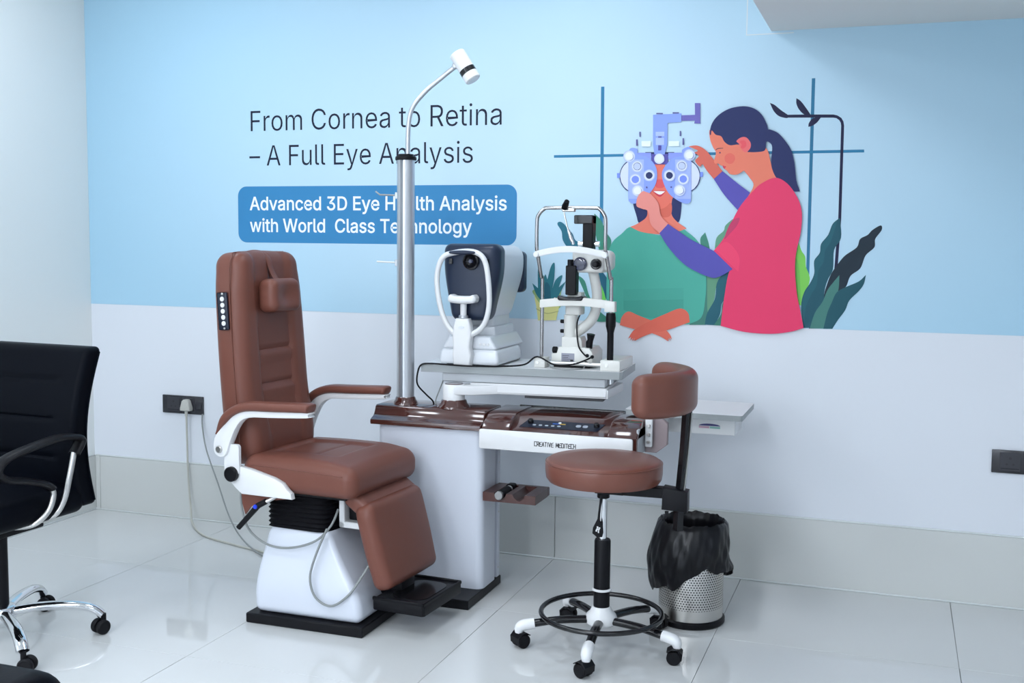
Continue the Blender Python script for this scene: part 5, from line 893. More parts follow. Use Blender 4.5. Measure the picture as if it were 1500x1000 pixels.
S('logo_mark', slope(lathe(B(), [(0.006, 0.0022), (0.006, 0.0029), (0, 0.0029)], (-1.170, 0.072, 0), 14)), M_WHITE, kpn)
# front lettering, drawn as strokes
G = {'C': [[(1, 1), (0, 1), (0, 0), (1, 0)]], 'R': [[(0, 0), (0, 1), (1, 1), (1, .5), (0.3, .5), (1, 0)]], 'E': [[(1, 1), (0, .8), (0, 0), (1, 0)], [(0, .5), (.9, .5)]],
     'A': [[(0, 0), (.5, 1), (1, 0)], [(.25, .35), (.75, .35)]], 'T': [[(0, 1), (1, 1)], [(.5, 1), (.5, 0)]], 'I': [[(.5, 0), (.5, 1)]], 'V': [[(0, 1), (.5, 0), (1, 1)]],
     'M': [[(0, 0), (0.1, 1), (.5, .2), (.9, 1), (1, 0)]], 'D': [[(0, 0), (0, 1), (.7, 1), (1, .7), (1, 0), (0, 0)]], 'H': [[(0, 0), (0, 1)], [(1, 0), (1, 1)], [(0, .5), (1, .5)]]}
def letters(txt, x0, x1, z0, h, y, r):
    wd = {'I': 0.45, 'M': 1.25, ' ': 0.7}; tot = sum(wd.get(c, 1) for c in txt) + 0.32 * (len(txt) - 1)
    u = (x1 - x0) / tot; x = x0; bm = B()
    for c in txt:
        w_ = wd.get(c, 1) * u
        for st_ in G.get(c, []):
            for (a, b), (c2, d2) in zip(st_, st_[1:]):
                A_, D_ = Vector((x + a * w_, y, z0 + b * h)), Vector((x + c2 * w_, y, z0 + d2 * h))
                t = (D_ - A_).normalized(); n_ = Vector((-t.z, 0, t.x)) * r
                A2, D2 = A_ - t * r * .8, D_ + t * r * .8
                vs = [bm.verts.new(q) for q in (A2 + n_, D2 + n_, D2 - n_, A2 - n_)]
                lo = [bm.verts.new(v.co + Vector((0, 0.0006, 0))) for v in vs]
                bm.faces.new(vs); bm.faces.new(lo[::-1])
                for i in range(4): bm.faces.new((vs[i], lo[i], lo[(i + 1) % 4], vs[(i + 1) % 4]))
        x += w_ + 0.32 * u
    return bm
S('lettering', letters('CREATIVE MEDITECH', -1.244, -1.086, 0.619, 0.0155, 3.8256, 0.0013), M_INK, fpn)
# hinge plates at the right end
hpz = S('hinge_plate', box(B(), -0.852, -0.826, 3.93, 3.945, 0.625, 0.735, 0.003, 1), M_WHITE)
for x, z in ((-0.838, 0.705), (-0.838, 0.672), (-0.838, 0.645)): S('bolt', cyl(B(), (x, 3.93, z), (x, 3.917, z), 0.0065, 10, 0.001), M_STEEL, hpz)
S('hinge_cover', prism(B(), [(-0.858, 0.60), (-0.815, 0.60), (-0.775, 0.632), (-0.775, 0.71), (-0.80, 0.733), (-0.858, 0.733)], 'y', 3.96, 3.985, 0.002, 1), mat('taupe_metal', (0.30, 0.24, 0.25), 0.4))
# side table with drawer box below
stt = S('side_table_top', prism(B(), rrect(-0.945, -0.511, 4.0, 4.354, 0.012, 4), 'z', 0.729, 0.7495), M_EDGE)
S('laminate', prism(B(), rrect(-0.945, -0.511, 4.0, 4.354, 0.012, 4), 'z', 0.7495, 0.7502), M_LAMINATE, stt)
S('side_table_bracket', box(B(), -0.87, -0.80, 3.985, 4.20, 0.70, 0.7285, 0.003, 1), M_WHITE)
db = S('drawer_box', prism(B(), [(-0.835, 0.655), (-0.552, 0.655), (-0.552, 0.7288), (-0.835, 0.7288)], 'y', 4.12, 4.33, 0.004, 2), M_WHITE)
bm = B(); el = []
for k in range(24): el.append((-0.647 + 0.040 * math.cos(2 * math.pi * k / 24), 0.687 + 0.0085 * math.sin(2 * math.pi * k / 24)))
S('logo_mark', prism(B(), el[:13], 'y', 4.1192, 4.12), mat('logo_navy', (0.03, 0.03, 0.16), 0.4), db)
bm = B(); box(bm, -0.687, -0.648, 4.1192, 4.12, 0.6775, 0.685)
S('logo_mark', bm, mat('logo_pink', (0.55, 0.33, 0.42), 0.4), db)
bm = B(); box(bm, -0.646, -0.607, 4.1192, 4.12, 0.6775, 0.685)
S('logo_mark', bm, mat('logo_teal', (0.25, 0.50, 0.45), 0.4), db)
# accessory tray on the cabinet's right side
TZ = 0.385
bm = B()
sec = [(-1.461, TZ), (-1.25, TZ), (-1.25, TZ + 0.034), (-1.292, TZ + 0.034), (-1.298, TZ + 0.02), (-1.31, TZ + 0.011), (-1.322, TZ + 0.011), (-1.336, TZ + 0.022), (-1.342, TZ + 0.034), (-1.366, TZ + 0.034), (-1.372, TZ + 0.02), (-1.384, TZ + 0.011), (-1.398, TZ + 0.011), (-1.410, TZ + 0.022), (-1.416, TZ + 0.034), (-1.461, TZ + 0.034)]
tray = S('tray', prism(B(), sec, 'y', 3.865, 4.02), mat('brown_tray', (0.075, 0.026, 0.022), 0.30))
S('tray_back', box(B(), -1.461, -1.25, 4.02, 4.045, TZ, TZ + 0.034, 0.002, 1), MATS['brown_tray'], tray)
# ophthalmoscope handle lying in the tray
hn = thing('ophthalmoscope', 'black and steel ophthalmoscope lying in the brown tray', 'ophthalmoscope', (-1.391, 3.86, TZ + 0.028))
H = wp(hn)
hz = TZ + 0.0285
H('grip', cyl(B(), (-1.391, 3.862, hz), (-1.391, 3.955, hz), 0.0165, 20, 0.002), M_RUBBER)
H('end_cap', cyl(B(), (-1.391, 3.846, hz), (-1.391, 3.8615, hz), 0.0168, 20, 0.002), mat('dark_steel', (0.30, 0.30, 0.30), 0.35, metal=1.0))
H('neck_ring', cyl(B(), (-1.391, 3.9555, hz), (-1.391, 3.972, hz), 0.0150, 20, 0.002), M_STEEL)
H('head', rgb(B(), (-1.391, 3.995, hz + 0.003), (0.016, 0.0225, 0.014), 0.008, 3), M_BLACK)

# ------------------------------------------------------------------ autorefractor on the table
TT = 0.8852
rf = thing('autorefractor', 'white and navy autorefractor with chin rest on the instrument table', 'autorefractor', (-1.575, 4.15, TT))
A = wp(rf)
cx = -1.572
A('base', rgb(B(), (cx, 4.165, TT + 0.004 + 0.03), (0.124, 0.180, 0.03), 0.013, 3, (6, 8, 2), lambda p: (p.x * (1 - 0.05 * ss(-0.01, 0.03, p.z)) * (1 - 0.2 * ss(0.08, 0.175, p.y)), p.y * (1 - 0.03 * ss(-0.01, 0.03, p.z)), p.z)), M_LGREY)
A('base_foot', box(B(), cx - 0.10, cx + 0.10, 4.005, 4.32, TT, TT + 0.006, 0.002, 1), M_BLACK)
A('seam', box(B(), cx - 0.098, cx + 0.098, 4.014, 4.310, TT + 0.060, TT + 0.0655, 0.001, 1), M_DARKSLOT)
A('upper_base', rgb(B(), (cx, 4.17, TT + 0.0635 + 0.026), (0.112, 0.165, 0.026), 0.010, 3, (6, 8, 3), lambda p: (p.x * (1 - 0.22 * ss(-0.024, 0.026, p.z)), p.y - 0.01, p.z + 0.016 * ss(0.1, -0.05, p.y) * (p.z > 0) * 0)), M_LGREY)
A('turntable', rgb(B(), (cx, 4.18, TT + 0.128), (0.080, 0.115, 0.022), 0.008, 3, (4, 4, 2), lambda p: (p.x, p.y, p.z)), M_LGREY)
A('neck', rgb(B(), (cx, 4.19, TT + 0.165), (0.066, 0.095, 0.03), 0.012, 3, (4, 4, 2)), M_LGREY)
hc = -1.578
hz0 = TT + 0.175   # underside of the head
def headw(t): return 0.64 + 0.36 * ss(-0.15, 0.75, t)
def hf(p):
    t = (p.z + 0.147) / 0.294
    x = p.x * headw(t)
    if t > 0.8: x *= 1 - 0.05 * ss(0.8, 1, t)
    y = p.y
    if y > 0: y *= 0.62 + 0.38 * ss(0.0, 0.8, t)
    return (x, y, p.z)
A('head_body', rgb(B(), (hc, 4.205, hz0 + 0.147), (0.116, 0.155, 0.147), 0.045, 5, (8, 8, 14), hf), M_LGREY)
def sf(p):
    t = (p.z + 0.150) / 0.30
    x = p.x * (headw(t) + 0.005)
    y = p.y + 0.018 * (x / 0.118) ** 2
    return (x, y, p.z)
sh = A('front_shield', rgb(B(), (hc, 4.045, hz0 + 0.150), (0.118, 0.048, 0.150), 0.032, 4, (14, 3, 14), sf), M_NAVY)
A('rear_cover', rgb(B(), (hc + 0.01, 4.345, hz0 + 0.185), (0.108, 0.032, 0.085), 0.022, 3, (4, 2, 4)), M_NAVY)
zl = hz0 + 0.232
ln_ = A('lens_ring', lathe(B(), [(0.032, 0), (0.034, 0.006), (0.032, 0.014), (0.026, 0.016), (0.023, 0.010), (0.012, 0.004), (0.0, 0.004)], (hc + 0.012, 4.0, zl), 32, RX(90)), M_BLACKG)
A('lens', lathe(B(), [(0.0095, 0), (0.0095, 0.010), (0.007, 0.012), (0, 0.012)], (hc + 0.012, 3.995, zl), 20, RX(90)), M_LENS, ln_)
for s in (-1, 1): A('sensor_window', box(B(), hc + s * 0.075 - 0.007, hc + s * 0.075 + 0.007, 3.994, 4.012, zl - 0.012, zl + 0.010, 0.001, 1), M_BLACKG, sh)
# head support ring, forehead pad, chin rest
yr = 3.968; cc = -1.588
rp = [(cc - 0.018, yr, TT + 0.115), (cc - 0.06, yr, TT + 0.150), (cc - 0.092, yr, TT + 0.215), (cc - 0.110, yr, TT + 0.31), (cc - 0.106, yr, TT + 0.375), (cc - 0.085, yr, TT + 0.422), (cc - 0.045, yr, TT + 0.438), (cc + 0.02, yr, TT + 0.446), (cc + 0.065, yr, TT + 0.436), (cc + 0.090, yr, TT + 0.405), (cc + 0.103, yr, TT + 0.34), (cc + 0.108, yr, TT + 0.25), (cc + 0.096, yr, TT + 0.185), (cc + 0.07, yr, TT + 0.145), (cc + 0.018, yr, TT + 0.115)]
A('head_support_ring', tube(B(), rp, 0, 12, sm=5, flat=(0.0105, 0.0105)), M_PLASTIC)
A('forehead_pad', rgb(B(), (cc - 0.002, yr - 0.006, TT + 0.441), (0.055, 0.012, 0.0085), 0.008, 3, (10, 1, 1), lambda p: (p.x, p.y, p.z * (1 - 0.5 * (p.x / 0.055) ** 2))), M_NAVY)
col_ = [(-0.034, 0.003), (0.034, 0.003), (0.040, 0.045), (0.032, 0.075), (0.036, 0.10), (0.040, 0.125), (0.034, 0.16), (0.026, 0.186), (-0.026, 0.186), (-0.034, 0.16), (-0.040, 0.125), (-0.038, 0.10), (-0.036, 0.075), (-0.040, 0.045)]
A('chin_column', prism(B(), [(cc + a, TT + b) for a, b in col_], 'y', 3.952, 3.992, 0.008, 3), M_PLASTIC)
A('height_mark', prism(B(), [(cc + 0.012 * math.cos(2 * math.pi * k / 16), TT + 0.152 + 0.005 * math.sin(2 * math.pi * k / 16)) for k in range(16)], 'y', 3.9505, 3.953), M_ALU)
A('chin_rod', cyl(B(), (cc, 3.972, TT + 0.185), (cc, 3.972, TT + 0.25), 0.0125, 18), M_PLASTIC)
A('chin_rod_ring', cyl(B(), (cc, 3.972, TT + 0.186), (cc, 3.972, TT + 0.198), 0.0185, 20, 0.002), M_ALU)
A('chin_rest', rgb(B(), (cc, 3.972, TT + 0.260), (0.058, 0.028, 0.013), 0.011, 3, (14, 4, 1), lambda p: (p.x, p.y, p.z + 0.002 * (p.x / 0.058) ** 2 + (0.004 if p.z < 0 else 0) * (1 - (p.x / .058) ** 2) * -1 + (0.005 if p.z > 0 else 0) * math.exp(-((abs(p.x) - 0.045) / 0.008) ** 2))), M_PLASTIC)
for x in (cx + 0.046, cx + 0.062, cx + 0.078): A('base_key', cyl(B(), (x, 4.006, TT + 0.086), (x, 3.993, TT + 0.084), 0.006, 12, 0.001), M_PLASTIC)

# ------------------------------------------------------------------ slit lamp on the table
sl = thing('slit_lamp', 'white slit lamp microscope with chrome head frame and black handle grip', 'slit lamp', (-1.16, 4.12, TT))
L = wp(sl)
yl, yu = 4.062, 4.012
xl, xr = -1.296, -1.022
# feet blocks and cross rail
for x0, x1, y0, y1, nm in ((xl - 0.022, xl + 0.022, 4.035, 4.095, 'foot_block'), (xr - 0.032, xr + 0.045, 4.035, 4.25, 'foot_block')):
    fb = L(nm, box(B(), x0, x1, y0, y1, TT, TT + 0.040, 0.003, 2), M_CREAM)
    L('bolt', cyl(B(), ((x0 * 2 + x1) / 3, y0, TT + 0.02), ((x0 * 2 + x1) / 3, y0 - 0.003, TT + 0.02), 0.0055, 12), M_STEEL, fb)
L('cross_rail', cyl(B(), (xl + 0.02, 4.07, TT + 0.018), (xr - 0.03, 4.07, TT + 0.018), 0.008, 14), M_STEEL)
# chrome frame: left rod, top bow, right rod
fr = [(xl, yl, TT + 0.035), (xl, yl, 1.215), (xl - 0.002, yl - 0.01, 1.235), (xl - 0.008, yu + 0.01, 1.325), (xl - 0.009, yu, 1.35), (xl - 0.009, yu, 1.445), (xl - 0.003, yu, 1.472), (xl + 0.018, yu, 1.494), (xl + 0.045, yu, 1.499), (xr - 0.065, yu, 1.499), (xr - 0.038, yu, 1.494), (xr - 0.020, yu, 1.472), (xr - 0.014, yu, 1.445), (xr - 0.014, yu, 1.35), (xr - 0.012, yu + 0.01, 1.325), (xr - 0.002, yl - 0.01, 1.235), (xr, yl, 1.215), (xr, yl, TT + 0.035)]
L('head_frame', tube(B(), fr, 0.0072, 12, sm=3), M_FRAME)
L('handle_grip', lathe(B(), [(0.0, TT + 0.040), (0.0125, TT + 0.040), (0.0125, 1.028), (0.015, 1.04), (0.019, 1.055), (0.0195, 1.085), (0.017, 1.104), (0.0, 1.104)], (xr, yl, 0), 20), M_BLACK)
def band(z0, y, x0, x1, h, t, arch, back):
    bm = B()
    n = 16; rings = []
    for i in range(n + 1):
        u = i / n; x = x0 + (x1 - x0) * u; k = math.sin(math.pi * u)
        zc = z0 + arch * k; yc = y + back * k
        rings.append([bm.verts.new(q) for q in ((x, yc - t, zc - h), (x, yc + t, zc - h), (x, yc + t, zc + h), (x, yc - t, zc + h))])
    for A_, D_ in zip(rings, rings[1:]):
        for j in range(4): bm.faces.new((A_[j], A_[(j + 1) % 4], D_[(j + 1) % 4], D_[j]))
    bm.faces.new(rings[0]); bm.faces.new(rings[-1])
    bmesh.ops.recalc_face_normals(bm, faces=bm.faces)
    bmesh.ops.bevel(bm, geom=[e for e in bm.edges if e.calc_face_angle(0) > 0.8], offset=0.002, segments=2, affect='EDGES')
    return bm
fbn = L('forehead_band', band(1.322, yu, xl - 0.017, xr - 0.006, 0.012, 0.004, 0.022, -0.014), M_PLASTIC)
L('pivot', cyl(B(), (xl - 0.009, yu - 0.012, 1.322), (xl - 0.009, yu + 0.008, 1.322), 0.011, 16, 0.002), M_PLASTIC, fbn)
L('pivot', cyl(B(), (xr - 0.014, yu - 0.012, 1.322), (xr - 0.014, yu + 0.008, 1.322), 0.011, 16, 0.002), M_PLASTIC, fbn)
cbr = L('chin_bar', band(1.132, yl - 0.004, xl - 0.006, xr + 0.017, 0.0155, 0.011, 0.012, -0.006), M_CREAM)
L('bar_clamp', box(B(), xr - 0.022, xr + 0.019, yl - 0.018, yl + 0.014, 1.108, 1.148, 0.003, 2), M_CREAM, cbr)
L('chin_cup', rgb(B(), (-1.178, yl + 0.004, 1.158), (0.052, 0.03, 0.012), 0.011, 3, (10, 4, 1), lambda p: (p.x, p.y, (p.z - 0.010 * (1 - (p.x / 0.052) ** 2) * (p.z > 0)) if p.z > 0 else p.z)), M_BLACKG)
for x in (-1.245, -1.10): L('strap_pin', lathe(B(), [(0.004, 0), (0.004, 0.006), (0.002, 0.009), (0, 0.009)], (x, yl, 1.148 if x < -1.2 else 1.15), 10), M_CREAM)
# fixation lamp on the bow
L('fixation_clamp', box(B(), -1.205, -1.155, yu - 0.010, yu + 0.012, 1.484, 1.4985, 0.003, 1), M_STEEL)
fx = L('fixation_knob', tube(B(), [(-1.192, yu - 0.016, 1.497), (-1.188, yu - 0.022, 1.505), (-1.176, yu - 0.038, 1.522)], [0.012, 0.0125, 0.0095], 14), M_BLACK)
L('fixation_rod', tube(B(), [(-1.198, yu - 0.004, 1.486), (-1.182, yu - 0.012, 1.43), (-1.170, yu - 0.016, 1.395)], 0.0028, 8), M_STEEL)
L('fixation_light', tube(B(), [(-1.176, yu - 0.014, 1.415), (-1.165, yu - 0.016, 1.385), (-1.155, yu - 0.014, 1.362)], [0.005, 0.0075, 0.006], 12), M_CHROME)
# illumination tower (black), microscope body, prism
ym = 4.12
L('lamp_tower', box(B(), -1.148, -1.108, ym - 0.025, ym + 0.025, 1.335, 1.474, 0.003, 1), M_BLACK)
L('lamp_head', box(B(), -1.182, -1.108, ym - 0.030, ym + 0.027, 1.4405, 1.474, 0.003, 1), M_BLACKG)
for x, s in ((-1.160, -1), (-1.096, 1)): L('tower_knob', cyl(B(), (x + s * 0.012, ym, 1.365), (x - s * 0.012, ym, 1.365), 0.011, 16, 0.002), M_CHROME)
mb = L('microscope_body', rgb(B(), (-1.125, ym + 0.02, 1.298), (0.062, 0.055, 0.044), 0.014, 3, (4, 4, 4)), M_CREAM)
L('side_housing', rgb(B(), (-1.066, ym + 0.03, 1.30), (0.030, 0.045, 0.040), 0.026, 4, (2, 2, 2)), M_CREAM, mb)
L('objective', lathe(B(), [(0.026, 0), (0.026, 0.012), (0.022, 0.014), (0.0, 0.010)], (-1.150, ym - 0.034, 1.288), 26, RX(90)), M_LENS, mb)
L('objective', lathe(B(), [(0.021, 0), (0.021, 0.012), (0.018, 0.014), (0.0, 0.012)], (-1.088, ym - 0.034, 1.288), 24, RX(90)), M_BLACKG, mb)
L('magnification_knob', cyl(B(), (-1.088, ym - 0.047, 1.288), (-1.088, ym - 0.066, 1.288), 0.011, 16, 0.002), M_BLACK, mb)
L('prism_tube', box(B(), -1.206, -1.163, ym - 0.052, ym - 0.012, 1.168, 1.281, 0.003, 1), M_BLACK)
L('eyepiece', cyl(B(), (-1.190, ym - 0.04, 1.277), (-1.190, ym - 0.04, 1.304), 0.0115, 16, 0.002), M_BLACK)
am = [(-1.120, ym + 0.03, 1.262), (-1.112, ym + 0.035, 1.225), (-1.104, ym + 0.04, 1.17), (-1.106, ym + 0.035, 1.11), (-1.120, ym + 0.02, 1.068), (-1.15, ym, 1.036), (-1.18, ym, 1.018)]
L('microscope_arm', tube(B(), am, 0, 14, sm=5, flat=(0.0165, 0.020)), M_CREAM)
L('scale_disc', lathe(B(), [(0.0, 1.140), (0.054, 1.140), (0.056, 1.146), (0.040, 1.160), (0.0, 1.164)], (-1.178, ym + 0.01, 0), 32), M_BLACKG)
L('turret', box(B(), -1.213, -1.150, ym - 0.03, ym + 0.04, 1.089, 1.140, 0.008, 3), M_CREAM)
L('turret_upper', box(B(), -1.206, -1.15, ym - 0.025, ym + 0.03, 1.150, 1.178, 0.004, 2), M_CREAM)
cl = L('column', lathe(B(), [(0.0, 0.998), (0.027, 0.998), (0.027, 1.089), (0.0, 1.089)], (-1.196, ym, 0), 26), M_CREAM)
for z in (1.062, 1.024): L('knob', cyl(B(), (-1.221, ym, z), (-1.238, ym, z), 0.0075, 14, 0.0015), M_BLACK, cl)
L('column_foot', prism(B(), [(-1.224, 0.948), (-1.14, 0.948), (-1.143, 0.99), (-1.150, 1.005), (-1.224, 1.005)], 'y', ym - 0.03, ym + 0.045, 0.004, 2), M_CREAM)
L('slide_base', prism(B(), [(-1.262, TT + 0.008), (-1.098, TT + 0.008), (-1.098, TT + 0.060), (-1.112, TT + 0.078), (-1.14, TT + 0.080), (-1.235, TT + 0.080), (-1.242, TT + 0.055), (-1.262, TT + 0.052)], 'y', 4.085, 4.24, 0.003, 2), M_CREAM)
L('base_rail', box(B(), -1.255, -1.11, 4.09, 4.23, TT, TT + 0.008, 0.001, 1), M_BLACK)
lb = L('rating_label', box(B(), -1.222, -1.170, 4.0838, 4.0855, TT + 0.012, TT + 0.056), mat('label_grey', (0.30, 0.31, 0.38), 0.4))
bm = B()
for k in range(5): box(bm, -1.218, -1.195 + 0.004 * (k % 3), 4.0832, 4.0839, TT + 0.018 + 0.007 * k, TT + 0.0195 + 0.007 * k)
box(bm, -1.186, -1.174, 4.0832, 4.0839, TT + 0.015, TT + 0.032)
L('label_print', bm, M_INK, lb)
L('side_knob', cyl(B(), (-1.262, 4.10, TT + 0.066), (-1.244, 4.10, TT + 0.066), 0.013, 16, 0.002), M_BLACK)
L('joystick', tube(B(), [(-1.118, ym - 0.01, TT + 0.076), (-1.117, ym - 0.012, TT + 0.10), (-1.113, ym - 0.014, TT + 0.108), (-1.110, ym - 0.016, TT + 0.132)], [0.0125, 0.014, 0.0115, 0.0165], 16), M_BLACK)
for x, z in ((-1.118, 0.050), (-1.098, 0.046), (-1.122, 0.022)): L('cable_socket', lathe(B(), [(0.007, 0), (0.007, 0.006), (0.003, 0.010), (0, 0.010)], (x, 4.085, TT + z), 12, RX(90)), M_BLACK)
L('lamp_cable', tube(B(), [(-1.155, ym - 0.01, 1.095), (-1.165, ym - 0.02, 1.06), (-1.160, ym - 0.035, 1.01), (-1.148, ym - 0.045, 0.965), (-1.122, 4.072, TT + 0.050)], 0.003, 8, sm=6), M_BLACK)
L('thin_cable', tube(B(), [(-1.265, 4.075, TT + 0.028), (-1.25, 4.03, TT + 0.006), (-1.20, 3.995, TT + 0.0035), (-1.155, 3.998, TT + 0.0035), (-1.125, 4.05, TT + 0.004), (-1.122, 4.074, TT + 0.022)], 0.0018, 6, sm=6), M_CABLEG)
# black mains cable running along the table behind the autorefractor and down behind the cabinet
pc = tag(obj('power_cable', tube(B(), [(-1.098, 4.073, TT + 0.046), (-1.115, 4.045, TT + 0.036), (-1.16, 4.03, TT + 0.02), (-1.23, 4.02, TT + 0.016), (-1.30, 4.022, TT + 0.044), (-1.35, 4.02, TT + 0.012), (-1.42, 3.992, TT + 0.0045), (-1.52, 3.941, TT + 0.0045), (-1.62, 3.944, TT + 0.0045), (-1.715, 3.958, TT + 0.0045), (-1.757, 3.955, TT - 0.001), (-1.772, 3.952, TT - 0.03), (-1.775, 3.955, TT - 0.08), (-1.745, 3.97, TT - 0.12), (-1.72, 3.978, TT - 0.145), (-1.715, 3.98, 0.724)], 0.0034, 8, sm=6), M_BLACK), 'thin black power cable running along the instrument table to the slit lamp', 'cable')
tag(obj('signal_cable', tube(B(), [(-1.70, 4.06, 0.857), (-1.695, 4.03, 0.82), (-1.70, 4.0, 0.78), (-1.708, 3.985, 0.745), (-1.708, 3.985, 0.724)], 0.0026, 8, sm=6), M_CABLEG), 'thin grey cable hanging under the left end of the instrument table', 'cable')
# ------------------------------------------------------------------ doctor's stool
sx, sy = -0.906, 3.545
so = thing('doctor_stool', 'round brown vinyl swivel stool with curved backrest and black foot ring', 'stool', (sx, sy, 0))
def Sx(name, bm, m, parent=None, **k): return obj(name, bm, m, parent or so, **k)
def seat_prof():
    return [(r_, z_ + 0.038) for r_, z_ in ((0, 0.532), (0.165, 0.532), (0.185, 0.536), (0.194, 0.548), (0.197, 0.570), (0.197, 0.592), (0.193, 0.603), (0.184, 0.610), (0.12, 0.616), (0, 0.618))]
st_ = Sx('seat', lathe(B(), seat_prof(), (0, 0, 0), 48), M_LEATHER2)
Sx('piping', tube(B(), [(0.1952 * math.cos(2 * math.pi * k / 48), 0.1952 * math.sin(2 * math.pi * k / 48), 0.638) for k in range(48)], 0.0022, 6, closed=True), M_LEATHER2, st_)
Sx('seat_plate', box(B(), -0.026, 0.075, -0.026, 0.026, 0.533, 0.5695, 0.003, 1), M_BLACK)
Sx('gas_rod', cyl(B(), (0, 0, 0.36), (0, 0, 0.54), 0.0135, 20), M_CHROME)
Sx('rod_head', cyl(B(), (0, 0, 0.515), (0, 0, 0.5345), 0.021, 20, 0.002), M_BLACK)
Sx('cylinder_sleeve', lathe(B(), [(0.0, 0.142), (0.0275, 0.142), (0.0275, 0.205), (0.0275, 0.368), (0.025, 0.374), (0, 0.374)], (0, 0, 0), 26), M_BLACK)
Sx('sleeve_ring', lathe(B(), [(0.0285, 0.196), (0.033, 0.198), (0.033, 0.203), (0.0285, 0.205)], (0, 0, 0), 28), M_WHITE)
hb = Sx('hub', lathe(B(), [(0.0, 0.075), (0.044, 0.078), (0.052, 0.086), (0.054, 0.103), (0.050, 0.114), (0.038, 0.126), (0.031, 0.142), (0.0, 0.142)], (0, 0, 0), 32), M_WHITE)
ringz = 0.118
rg = [(0.205 * math.cos(2 * math.pi * k / 56), 0.205 * math.sin(2 * math.pi * k / 56), ringz) for k in range(56)]
Sx('foot_ring', tube(B(), rg, 0.0085, 12, closed=True), M_BLACKG)
leg_me = caster_me = None
for k in range(5):
    a = 203 + 72 * k
    bm = B(); n0 = 0
    prof = [(0.045, 0.096), (0.14, 0.095), (0.235, 0.083), (0.25, 0.08)]
    tube(bm, [(x, 0, z) for x, z in prof], 0, 12, sm=3, flat=(0.016, 0.013))
    lg = Sx('leg', bm, M_BLACKG, rot=(0, 0, R(a)))
    bm = B(); tube(bm, [(0.228, 0, 0.084), (0.262, 0, 0.079), (0.277, 0, 0.070), (0.281, 0, 0.052)], [0.019, 0.0195, 0.0185, 0.013], 14, sm=3)
    Sx('leg_tip', bm, M_WHITE, lg)
    ca = {0: 30, 1: 60, 2: 20, 3: 100, 4: 40}[k]
    cs = Sx('caster', cyl(B(), (0.281, 0, 0.056), (0.281, 0, 0.030), 0.0075, 12), M_BLACK, lg)
    bm = B()
    rot = RZ(ca)
    for s in (-1, 1):
        n0 = len(bm.verts)
        cyl(bm, (-0.010, s * 0.005, 0.0242), (-0.010, s * 0.025, 0.0242), 0.0240, 24, 0.004)
        place(bm, n0, (0.281, 0, 0), rot)
    Sx('caster_wheel', bm, M_RUBBER, lg)
    bm = B(); n0 = 0
    prism(bm, [(0.016, 0.018), (0.018, 0.04), (0.004, 0.054), (-0.018, 0.0535), (-0.034, 0.044), (-0.030, 0.042), (-0.016, 0.050), (0.002, 0.048), (0.01, 0.036), (0.01, 0.018)], 'y', -0.026, 0.026, 0.002, 1)
    place(bm, 0, (0.281, 0, 0), rot)
    Sx('caster_hood', bm, M_BLACK, lg)
# lever strap with hanging tag
tg = Sx('height_lever', tube(B(), [(-0.002, -0.02, 0.525), (-0.006, -0.028, 0.47), (-0.008, -0.03, 0.445)], 0.004, 8), M_BLACK)
tp = [(-0.012, 0.447), (-0.004, 0.447), (0.008, 0.430), (0.010, 0.404), (0.006, 0.388), (-0.012, 0.386), (-0.028, 0.398), (-0.026, 0.418)]
tgo = Sx('lever_tag', prism(B(), tp, 'y', -0.034, -0.028, 0.002, 1), M_RUBBER, tg)
bm = B()
for q in ((-0.016, -0.011, 0.406, 0.412), (-0.014, -0.002, 0.412, 0.416), (-0.006, 0.000, 0.417, 0.421), (-0.012, -0.007, 0.417, 0.424), (-0.008, -0.004, 0.402, 0.411)): box(bm, q[0], q[1], -0.0347, -0.034, q[2], q[3])
Sx('tag_print', bm, M_PLASTIC, tgo)
# backrest arm, clamp, post, cushion: reaches to +x
BA = R(3)
def rotb(bm): xf(bm, 0, Matrix.Rotation(BA, 4, 'Z')); return bm
Sx('back_arm', rotb(box(B(), 0.03, 0.23, -0.022, 0.022, 0.532, 0.566, 0.003, 1)), M_BLACK)
bm = rotb(prism(B(), [(0.200, 0.496), (0.285, 0.492), (0.285, 0.560), (0.203, 0.570)], 'y', -0.030, 0.030, 0.004, 2))
cl_ = Sx('arm_clamp', bm, M_BLACK)
Sx('clamp_lever', rotb(prism(B(), [(0.212, 0.492), (0.224, 0.492), (0.222, 0.474), (0.212, 0.462), (0.216, 0.476)], 'y', -0.036, -0.020, 0.001, 1)), M_BLACK, cl_)
bm = rotb(tube(B(), [(0.252, 0, 0.425), (0.255, 0, 0.52), (0.268, 0, 0.70), (0.276, 0, 0.88)], 0, 4, flat=(0.0165, 0.0165)))
Sx('back_post', bm, M_BLACKG, sharp=20)
Sx('post_strip', rotb(tube(B(), [(0.270, -0.006, 0.555), (0.2825, -0.006, 0.70), (0.290, -0.006, 0.82)], 0, 4, flat=(0.0035, 0.0035))), M_STEEL)
def cush(p):
    # p.x along arc length, p.y thickness (outward), p.z height
    rad = 0.225
    th = p.x / rad
    e = 1 - 0.10 * ss(0.20, 0.29, abs(p.x))
    # ends straighten
    lim = R(48)
    cx_, cy_ = 0.0, 0.0
    if abs(th) <= lim:
        x, y = (rad + p.y) * math.cos(th), (rad + p.y) * math.sin(th)
    else:
        s = math.copysign(1, th); ex = abs(p.x) - rad * lim
        x = (rad + p.y) * math.cos(lim) - ex * math.sin(lim); y = s * ((rad + p.y) * math.sin(lim) + ex * math.cos(lim))
    return (x, y, p.z * e)
bm = rgb(B(), (0.045, -0.005, 0.892), (0.27, 0.036, 0.072), 0.034, 4, (40, 1, 4), cush, Matrix.Rotation(BA, 4, 'Z'))
Sx('backrest', bm, M_LEATHER2)

